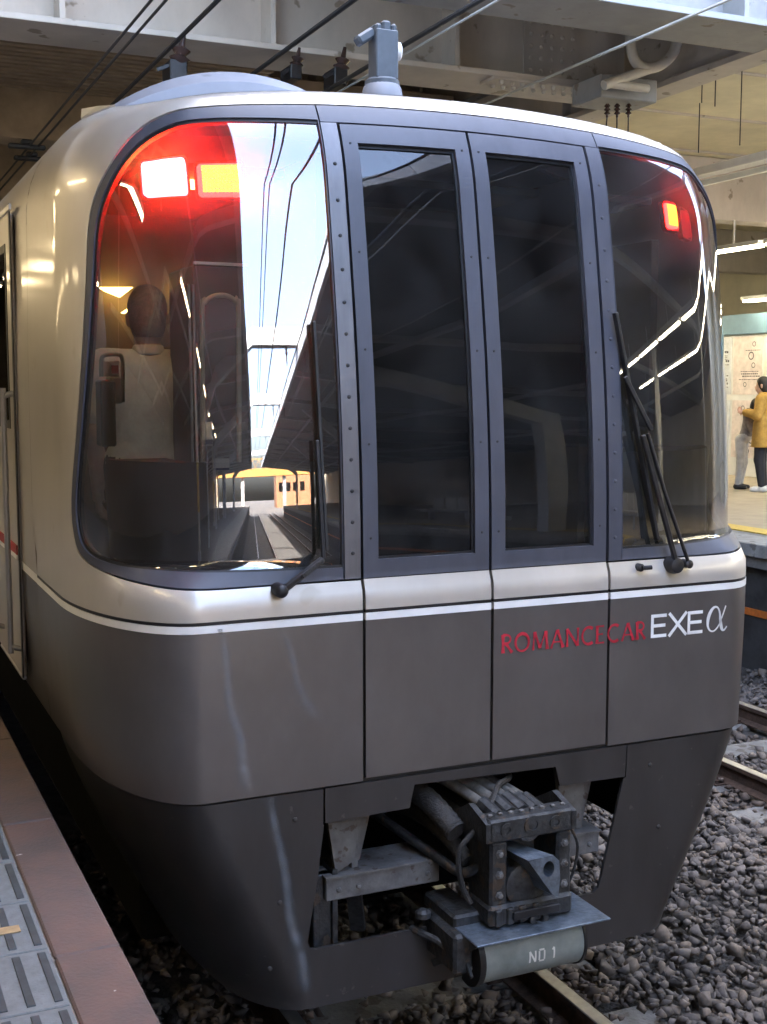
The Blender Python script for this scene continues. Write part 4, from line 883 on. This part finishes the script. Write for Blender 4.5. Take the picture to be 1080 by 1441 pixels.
# ------------------------------------------------------------------ concourse deck overhead
CZ = 5.2
deck = B().box(-30, 30, 2.4, 60, 6.75, 7.3).build('concourse_deck', BROWNC); tag(deck, 'brown concrete concourse deck spanning above the tracks', 'deck')
sun_block = B().box(-30, 30, 3.6, 40, 7.3, 16).build('added_sun_block', CONC); tag(sun_block, 'unseen pale concrete block added on the concourse deck to cast shade', 'building')  # added out of view to shade the train front and tracks
def girder(name, y, m, label, x0, x1, stiff, zb=CZ, fw=.30, group=None, zt=6.75):
    t = thing(name, ((x0+x1)/2, y, zb), label, 'girder', group)
    B().box(x0, x1, y-fw, y+fw, zb, zb+.045, .004).build('bottom_flange', m, t); B().box(x0, x1, y-.015, y+.015, zb+.045, zt).build('web', m, t)
    for s in stiff: B().box(s-.02, s+.02, y-fw*.85, y-.015, zb+.045, zt).build('stiffener', m, t)
    return t
st = [-.63+1.585*k for k in range(-7, 9)]
ga = girder('cross_girder', 5.42, BEIGE, 'beige riveted cross girder with a splice plate above the train roof', -13, 4.35, [s for s in st if s < 4.3 and abs(s-4.1) > .1], group='cross girders')
b = B().box(3.30, 3.86, 5.385, 5.405, CZ+.10, CZ+1.35, .002); sp = b.build('splice_plate', BEIGE, ga); b = B()
for xx in np.arange(3.37, 3.83, .105):
    for zz in np.arange(CZ+.16, CZ+1.3, .10): b.lathe((xx, 5.386, zz), (0, -1, 0), [(0, .020), (.012, .017), (.018, .008)], 7)
tag(b.build('rivets', BEIGE, sp), kind='stuff')
b = B().box(2.85, 4.0, 5.10, 5.35, CZ-.028, CZ-.002, .003); bp_ = b.build('flange_plate', BEIGE, ga); b = B()
for xx in np.arange(2.95, 3.95, .10):
    for yy in (5.15, 5.30): b.lathe((xx, yy, CZ-.026), (0, 0, -1), [(0, .022), (.02, .018), (.03, .012)], 7)
tag(b.build('bolts', PIPE, bp_), kind='stuff')
gb = girder('cross_girder', 3.40, GREYST, 'grey cross girder at the open edge of the concourse deck', .5, 4.35, [2.2, 3.8], group='cross girders')
B().box(.5, 2.12, 3.02, 3.09, CZ-.015, CZ+.40, .004).build('white_fascia', WHITEST, gb)
for y in (9.6, 14.0, 19.0, 25.0): girder('cross_girder', y, BEIGE, 'beige cross girder farther back under the concourse deck', -13, 4.35, [s+.4 for s in st if s < 3.9], zb=5.3, group='cross girders')
lg = thing('long_girder', (4.5, 12, CZ), 'beige girder running along the tracks between train and far platform', 'girder'); B().box(4.36, 4.64, 3.0, 45, CZ, CZ+.05, .004).build('bottom_flange', BEIGE, lg); B().box(4.485, 4.515, 3.0, 45, CZ+.05, 6.75).build('web', BEIGE, lg)
B().box(4.40, 4.485, 3.0, 45, CZ+.62, CZ+.66).build('cable_ledge', GREYST, lg)
for y in (3.6, 6.5, 9.6, 14): B().box(4.39, 4.485, y-.02, y+.02, CZ+.05, 6.7).build('stiffener', BEIGE, lg)
ll = thing('long_girder', (-2.6, 12, CZ), 'beige girder running along the tracks beside the tiled platform', 'girder'); B().box(-2.75, -2.45, 5.8, 45, 5.0, 5.05, .004).build('bottom_flange', BEIGE, ll); B().box(-2.615, -2.585, 5.8, 45, 5.05, 6.75).build('web', BEIGE, ll)
lv = thing('louvre_panel', (-.15, 8, 5.5), 'brown slatted panel hung under the concourse deck behind the girder', 'panel')
s0 = B().box(-1.9, 1.6, 7.0, 7.08, 5.52, 5.60).build('slat', BROWNC, lv)
for k in range(1, 14): move_copy(s0, lv, (0, k*.14, 0))
B().box(-1.95, 1.65, 6.95, 8.95, 5.60, 5.62).build('frame', BROWNC, lv)
for (x0, x1, y, z0, z1, lb) in ((-13, 4.3, 8.6, 5.05, 5.9, 'brown soffit beam behind the slatted panel'), (-13, 4.3, 12.2, 4.85, 6.6, 'broad brown bulkhead beam deep under the concourse')):
    tag(B().box(x0, x1, y, y+.4, z0, z1, .01).build('soffit_beam', BROWNC), lb, 'beam')
# far platform ceiling and its beams
cl = B().box(4.7, 17, 3.6, 45, 5.86, 5.92).build('ceiling', CREAM); tag(cl, kind='structure')
for y in np.arange(4.5, 30, 1.8): B().box(4.66, 17, y-.02, y+.02, 5.835, 5.862).build('panel_joint', BEIGE, cl)
for y, lb in ((10.2, 'beige beam crossing the far platform ceiling nearer the open sky'), (16.5, 'beige beam crossing the far platform ceiling farther back')): tag(B().box(4.66, 17, y, y+.35, 5.0, 5.86, .01).build('ceiling_beam', BEIGE), lb, 'beam')
wb = B().box(6.62, 6.82, 2.0, 40, 4.97, 5.06, .008); wbo = wb.build('lighting_duct', WHITEST); B().box(6.95, 7.02, 2.0, 40, 4.93, 4.99, .005).build('conduit', WHITEST, wbo); tag(wbo, 'white lighting duct hung along the far platform edge', 'duct')
col_ = thing('column', (8.6, 15, 1.1), 'white steel column on the far platform', 'column', 'far platform columns')
B().box(8.5, 8.7, 14.9, 15.1, 1.1, 5.86, .01).build('shaft', WHITEST, col_); B().box(8.42, 8.78, 14.82, 15.18, 1.1, 1.25, .01).build('base', WHITEST, col_)
for y in (-15, -10.5, -6.5, -3, 21): dup(col_, (0, y-15, 0))
# ------------------------------------------------------------------ lit fluorescent fittings
def fitting(x, y, z, m, label, group, L=1.2):
    t = thing('light_fitting', (x, y, z), label, 'light', group); B().box(x-.09, x+.09, y-L/2, y+L/2, z, z+.06, .01).build('housing', WHITEST, t)
    for dx in (-.04, .04): B().tube([(x+dx, y-L/2+.03, z-.018), (x+dx, y+L/2-.03, z-.018)], .015, 8).build('tube', m, t)
    B().box(x-.01, x+.01, y-.01, y+.01, z+.06, z+.40).build('hanger', WHITEST, t)
    return t
for (x, z, m, lab, grp, ys) in ((9.5, 4.58, TUBEW, 'lit twin-tube fluorescent fitting above the middle of the far platform', 'lights over the far platform', np.arange(-8.2, 24, 1.3)),
                           (11.6, 4.05, TUBEW, 'lit twin-tube fluorescent fitting above the poster wall', 'lights above the poster wall', np.arange(6.0, 24, 2.8)),
                           (6.9, 4.60, TUBEW, 'unseen lit twin-tube fitting added along the far platform edge for a window reflection', 'added lights along the far platform edge', np.arange(-8.0, .5, 1.3)),  # added row, out of view, for a light streak in the right windscreen
                           (-3.3, 4.30, TUBE, 'lit twin-tube fluorescent fitting above the tiled platform', 'lights over the tiled platform', np.arange(-16, 24, 2.6)),
                           (-7.2, 4.30, TUBE, 'unseen lit twin-tube fitting added deep on the tiled platform to brighten the ceiling', 'added lights brightening the ceiling', np.arange(3.0, 24, 2.6))):  # added row, out of view, to brighten girders and ceiling
    f0 = None
    for y in ys:
        if f0 is None: f0 = fitting(x, y, z, m, lab, grp); yf = y
        else: dup(f0, (0, y-yf, 0))
# ------------------------------------------------------------------ wires, pipe, insulators
def ywire(u, v, z, r, m, label, y0=-60, y1=40, x=None):
    p = at(u, v, z=z) if x is None else (x, 0, z); tag(B().tube([(p[0], y0, z), (p[0], y1, z)], r, 7).build('overhead_wire', m), label, 'wire', 'overhead wires'); return p[0]
for (u, v, z, r, m, lab) in ((108, 126, 4.75, .009, WIRE, 'thin dark overhead wire beside its twin above the train side'), (116, 135, 4.75, .009, WIRE, 'thin dark overhead wire beside its twin above the train side'), (215, 90, 4.85, .010, WIRE, 'dark overhead wire of the pair above the train roof'), (228, 80, 4.85, .010, WIRE, 'dark overhead wire of the pair above the train roof'),
                             (427, 52, 4.95, .017, WIRE, 'thick dark feeder wire running above the roof cowl'), (600, 45, 4.90, .017, WIRE, 'thick dark wire passing behind the aerial'), (615, 50, 4.92, .008, WIREP, 'thin pale wire beside the thick wire behind the aerial'), (850, 75, 4.95, .010, WIREP, 'pale wire stretched below the riveted girder')):
    ywire(u, v, z, r, m, lab)
PY = 4.55
def px(pts, y=PY): return [at(u, v, y=y) for u, v in pts]
pp_ = thing('drain_pipe', at(900, 60, y=PY), 'off-white bent drain pipe under the riveted girder', 'pipe')
B().tube(smooth_path(px([(962, -60), (958, 0), (955, 45), (948, 74), (932, 90), (912, 96), (896, 88), (889, 70), (888, 48)]), 5), .044, 12).build('bend', PIPE, pp_, smooth=True)
B().tube(px([(928, 92), (850, 120)]), .040, 12).build('branch', PIPE, pp_, smooth=True); B().tube(px([(852, 117), (912, 125)]), .034, 12).build('branch', PIPE, pp_, smooth=True)
B().tube(px([(888, 50), (945, 45)], PY+.3), .03, 10).build('branch', PIPE, pp_, smooth=True)
q0, q1 = at(843, 104, y=PY+.15), at(922, 146, y=PY+.15); jb = B().box(q0[0], q1[0], PY+.12, PY+.55, q1[2], q0[2], .01).build('junction_box', GREYST); tag(jb, 'dark grey box fixed below the girder behind the drain pipe', 'box')
for i, (u, lab) in enumerate(((855, 'nearest the riveted girder'), (869, 'between two others'), (885, 'nearest the far platform'))):
    q = Vector(at(u, 146, y=PY+.2)); t = thing('insulator', q-Vector((0, 0, .12)), f'dark ribbed insulator under the grey box, {lab}', 'insulator', 'insulators under the grey box')
    B().lathe(q-Vector((0, 0, .0)), (0, 0, -1), [(0, .012), (.02, .028), (.03, .012), (.05, .03), (.06, .012), (.08, .028), (.09, .010), (.11, .010)], 12).build('ribs', PORC, t, smooth=True, angle=30)
    B().tube([q-Vector((0, 0, .11)), q-Vector((.06 if i == 0 else 0, 0, .75))], .006, 6).build('drop_wire', WIRE, t)
for u, v0, v1, y, lb in ((992, -20, 145, 5.6, 'thin hanging rod nearest the drain pipe'), (1011, -20, 150, 5.6, 'thin hanging rod beside the one nearest the drain pipe'), (1048, -20, 205, 5.9, 'thin hanging rod nearest the white duct'), (985, 145, 215, 6.4, 'thin hanging rod below the lit ceiling')):
    a, b_ = at(u, v0, y=y), at(u-3, v1, y=y); tag(B().tube([a, (a[0], a[1], b_[2])], .006, 6).build('hanger_rod', WIRE), lb, 'rod')
# brackets with insulators on the cross girder's lower edge
for (u, v, s, lb) in ((250, 90, 1.3, 'dark bracket on the girder edge above the left tail lamp'), (415, 95, .9, 'small dark bracket on the girder edge behind the roof cowl'), (478, 100, 1.1, 'dark bracket with a porcelain knob on the girder edge beside the aerial')):
    q = Vector(at(u, v, y=5.05)); t = thing('bracket', q, lb, 'bracket', 'girder brackets'); B().box(q.x-.05*s, q.x+.05*s, q.y-.04, q.y+.2, q.z-.10*s, q.z+.02*s, .008).build('base', BLACKM, t)
    B().lathe(q+Vector((.01, 0, .0)), (.2, 0, 1), [(0, .03*s), (.03*s, .06*s), (.05*s, .03*s), (.08*s, .055*s), (.10*s, .02*s), (.17*s, .012*s)], 12).build('knob', PORC, t, smooth=True)
    B().bar(q+Vector((-.12*s, 0, -.06)), q+Vector((.02, 0, .02)), .03, .03, .004).build('arm', BLACKM, t)
for (u, v, lb) in ((38, 205, 'dark wire spacer across the twin wires above the train side'), (45, 222, 'second dark wire spacer close to another on the twin wires')):
    q = at(u, v, z=4.75); t = thing('wire_spacer', (q[0], q[1], 4.72), lb, 'spacer', 'wire spacers'); B().box(q[0]-.16, q[0]+.16, q[1]-.03, q[1]+.03, 4.72, 4.76, .01).build('rod', WIRE, t); B().box(q[0]-.05, q[0]+.05, q[1]-.04, q[1]+.04, 4.757, 4.80, .01).build('clamp', WIRE, t)
# ------------------------------------------------------------------ the open end of the station behind the viewer (lights the nose, mirrored in its glass)
CANW = mat('dark_canopy_soffit', (.15, .15, .16), .7, 0, .15, 3); CANS = mat('grey_canopy_steel', (.48, .50, .53), .6, 0, .1, 4)
def canopy(name, xa, za, xb, zb, label, ye=.0):
    t = thing(name, ((xa+xb)/2, -25, min(za, zb)), label, 'canopy')
    B().prism([(xa, za), (xb, zb), (xb, zb+.12), (xa, za+.12)], lambda a, b_, h: (a, h, b_), -62, ye).build('roof_sheet', CANW, t)
    B().box(xb-.06, xb+.06, -62, 1.2, zb-.22, zb+.16, .01).build('fascia', CANS, t)
    for y in np.arange(-60, 1, 4.0): B().prism([(xa, za-.14), (xb, zb-.14), (xb, zb-.004), (xa, za-.004)], lambda a, b_, h: (a, h, b_), y-.06, y+.06).build('rafter', CANS, t)
    for f in (.3, .6, .85): x = xa+(xb-xa)*f; z = za+(zb-za)*f; B().box(x-.05, x+.05, -61.5, 1.1, z-.24, z-.142).build('purlin', CANS, t)
    return t
canopy('platform_canopy', -12.2, 4.4, -.95, 5.45, 'dark platform canopy rising towards the tracks over the tiled platform', 2.4); canopy('platform_canopy', 17.2, 4.4, 1.25, 5.55, 'dark platform canopy rising towards the tracks over the far platform')
gt = thing('gantry', (1.5, -10, 0), 'grey angled steel gantry spanning the tracks', 'gantry', 'gantries over the tracks')
B().bar((-3.9, -10, 3.9), (-.5, -10, 5.95), .30, .34, .01).build('left_arm', CANS, gt); B().bar((-.65, -10, 5.85), (2.25, -10, 5.85), .30, .42, .01).build('beam', CANS, gt); B().bar((2.1, -10, 5.95), (6.6, -10, 3.9), .30, .34, .01).build('right_arm', CANS, gt)
for x in (-3.9, 6.6): B().box(x-.15, x+.15, -10.15, -9.85, 1.1, 4.05, .01).build('post', CANS, gt)
for x in (.7, 1.5): B().lathe((x, -10, 5.64), (0, 0, -1), [(0, .03), (.05, .06), (.1, .03), (.15, .06), (.2, .03), (.45, .02)], 10).build('insulator', PORC, gt)
for y in (-18, -29, -44): dup(gt, (0, y+10, 0))
sw = B().box(-12.4, -12, -64, 45, -.2, 6.6).build('added_side_wall', mat('dark_added_wall', (.16, .14, .12), .8, 0, .1, 1)); tag(sw, 'unseen dark brown wall added behind the tiled platform', 'wall')  # added, unseen: hides the sunlit ground beyond from the windscreen reflection
pc = thing('column', (-4.6, -6.5, 1.1), 'pale steel column on the tiled platform', 'column', 'columns of the tiled platform'); B().box(-4.72, -4.48, -6.62, -6.38, 1.1, 4.95, .02).build('shaft', PIPE, pc); B().box(-4.80, -4.40, -6.70, -6.30, 1.1, 1.3, .01).build('base', CANS, pc); B().box(-4.735, -4.465, -6.635, -6.365, 2.0, 2.9, .004).build('notice', YELL, pc)
for y in (-13, -20, -27, -35): dup(pc, (0, y+6.5, 0))
sg_ = thing('hanging_sign', (-3.6, -9, 3.3), 'white hanging station sign with a blue band over the tiled platform', 'sign', 'hanging signs'); B().box(-4.6, -2.6, -9.06, -8.94, 3.3, 3.8, .01).build('panel', WHITEST, sg_); B().box(-4.6, -2.6, -8.938, -8.932, 3.32, 3.42).build('blue_band', INKB, sg_); B().box(-3.62, -3.58, -9.02, -8.98, 3.8, 4.9).build('hanger', CANS, sg_)
dup(sg_, (0, -11, 0)); dup(sg_, (14.2, -3, 0))
bn = thing('bench', (8.0, -9, 1.1), 'row of pale platform seats on the far platform', 'bench', 'benches of the far platform')
for k in range(4): B().box(7.8, 8.2, -9.9+k*.55, -9.45+k*.55, 1.5, 1.54, .01).build('seat', PIPE, bn); B().box(8.18, 8.23, -9.9+k*.55, -9.45+k*.55, 1.54, 1.95, .01).build('backrest', PIPE, bn)
B().box(7.95, 8.05, -9.95, -7.75, 1.42, 1.5).build('beam', CANS, bn)
for y in (-9.6, -8.1): B().box(7.95, 8.05, y-.04, y+.04, 1.1, 1.42).build('leg', CANS, bn)
dup(bn, (0, -7, 0))
tag(B().box(-12.4, 17.2, 44.8, 45.2, -.2, 7).build('added_end_wall', mat('brown_added_wall', (.20, .165, .125), .8, 0, .1, .6)), 'unseen brown wall added to keep sky light out of the far end of the tracks', 'wall')  # added, unseen: blocks bright sky that the train side would reflect
# distant railway bridge and buildings closing the view down the line
br = thing('footbridge', (1.5, -66, 0), 'yellow railway footbridge with lattice railing far down the line', 'bridge')
YB = mat('yellow_bridge_paint', (.34, .16, .03), .6, 0, .1, 2)
B().box(-25, 28, -68, -66, 4.6, 5.6, .02).build('deck', YB, br); B().box(-25, 28, -66.1, -66, 6.7, 6.85).build('hand_rail', YB, br)
for x in np.arange(-24, 27, 1.5): B().bar((x, -66.05, 5.6), (x+.75, -66.05, 6.7), .08, .08).build('lattice', YB, br); B().bar((x+.75, -66.05, 6.7), (x+1.5, -66.05, 5.6), .08, .08).build('lattice', YB, br)
for x in (-14, -3.2, 7.2, 18): B().box(x-.4, x+.4, -67.6, -66.4, -.2, 4.6).build('pier', CONC, br)
for i, (x0, x1, y, h, c_, lb) in enumerate(((-40, -14, -95, 26, (.20, .15, .10), 'tan office block beyond the footbridge'), (9, 24, -110, 17, (.22, .10, .045), 'orange-brown office block beyond the footbridge'), (26, 60, -90, 30, (.40, .36, .34), 'brown office block beyond the footbridge'))):
    m = mat(f'facade_{i}', c_, .8, 0, .06, .5); t = thing('office_block', ((x0+x1)/2, y, GZ), lb, 'building'); B().box(x0, x1, y-12, y, GZ, h).build('wall', m, t)
    wb_ = None
    for z in np.arange(3, h-2, 3.4):
        for x in np.arange(x0+1, x1-2, 3.0):
            if wb_ is None: wb_ = B().box(x, x+1.9, y, y+.08, z, z+1.7).build('window', SGLASS, t); x_, z_ = x, z
            else: move_copy(wb_, t, (x-x_, 0, z-z_))
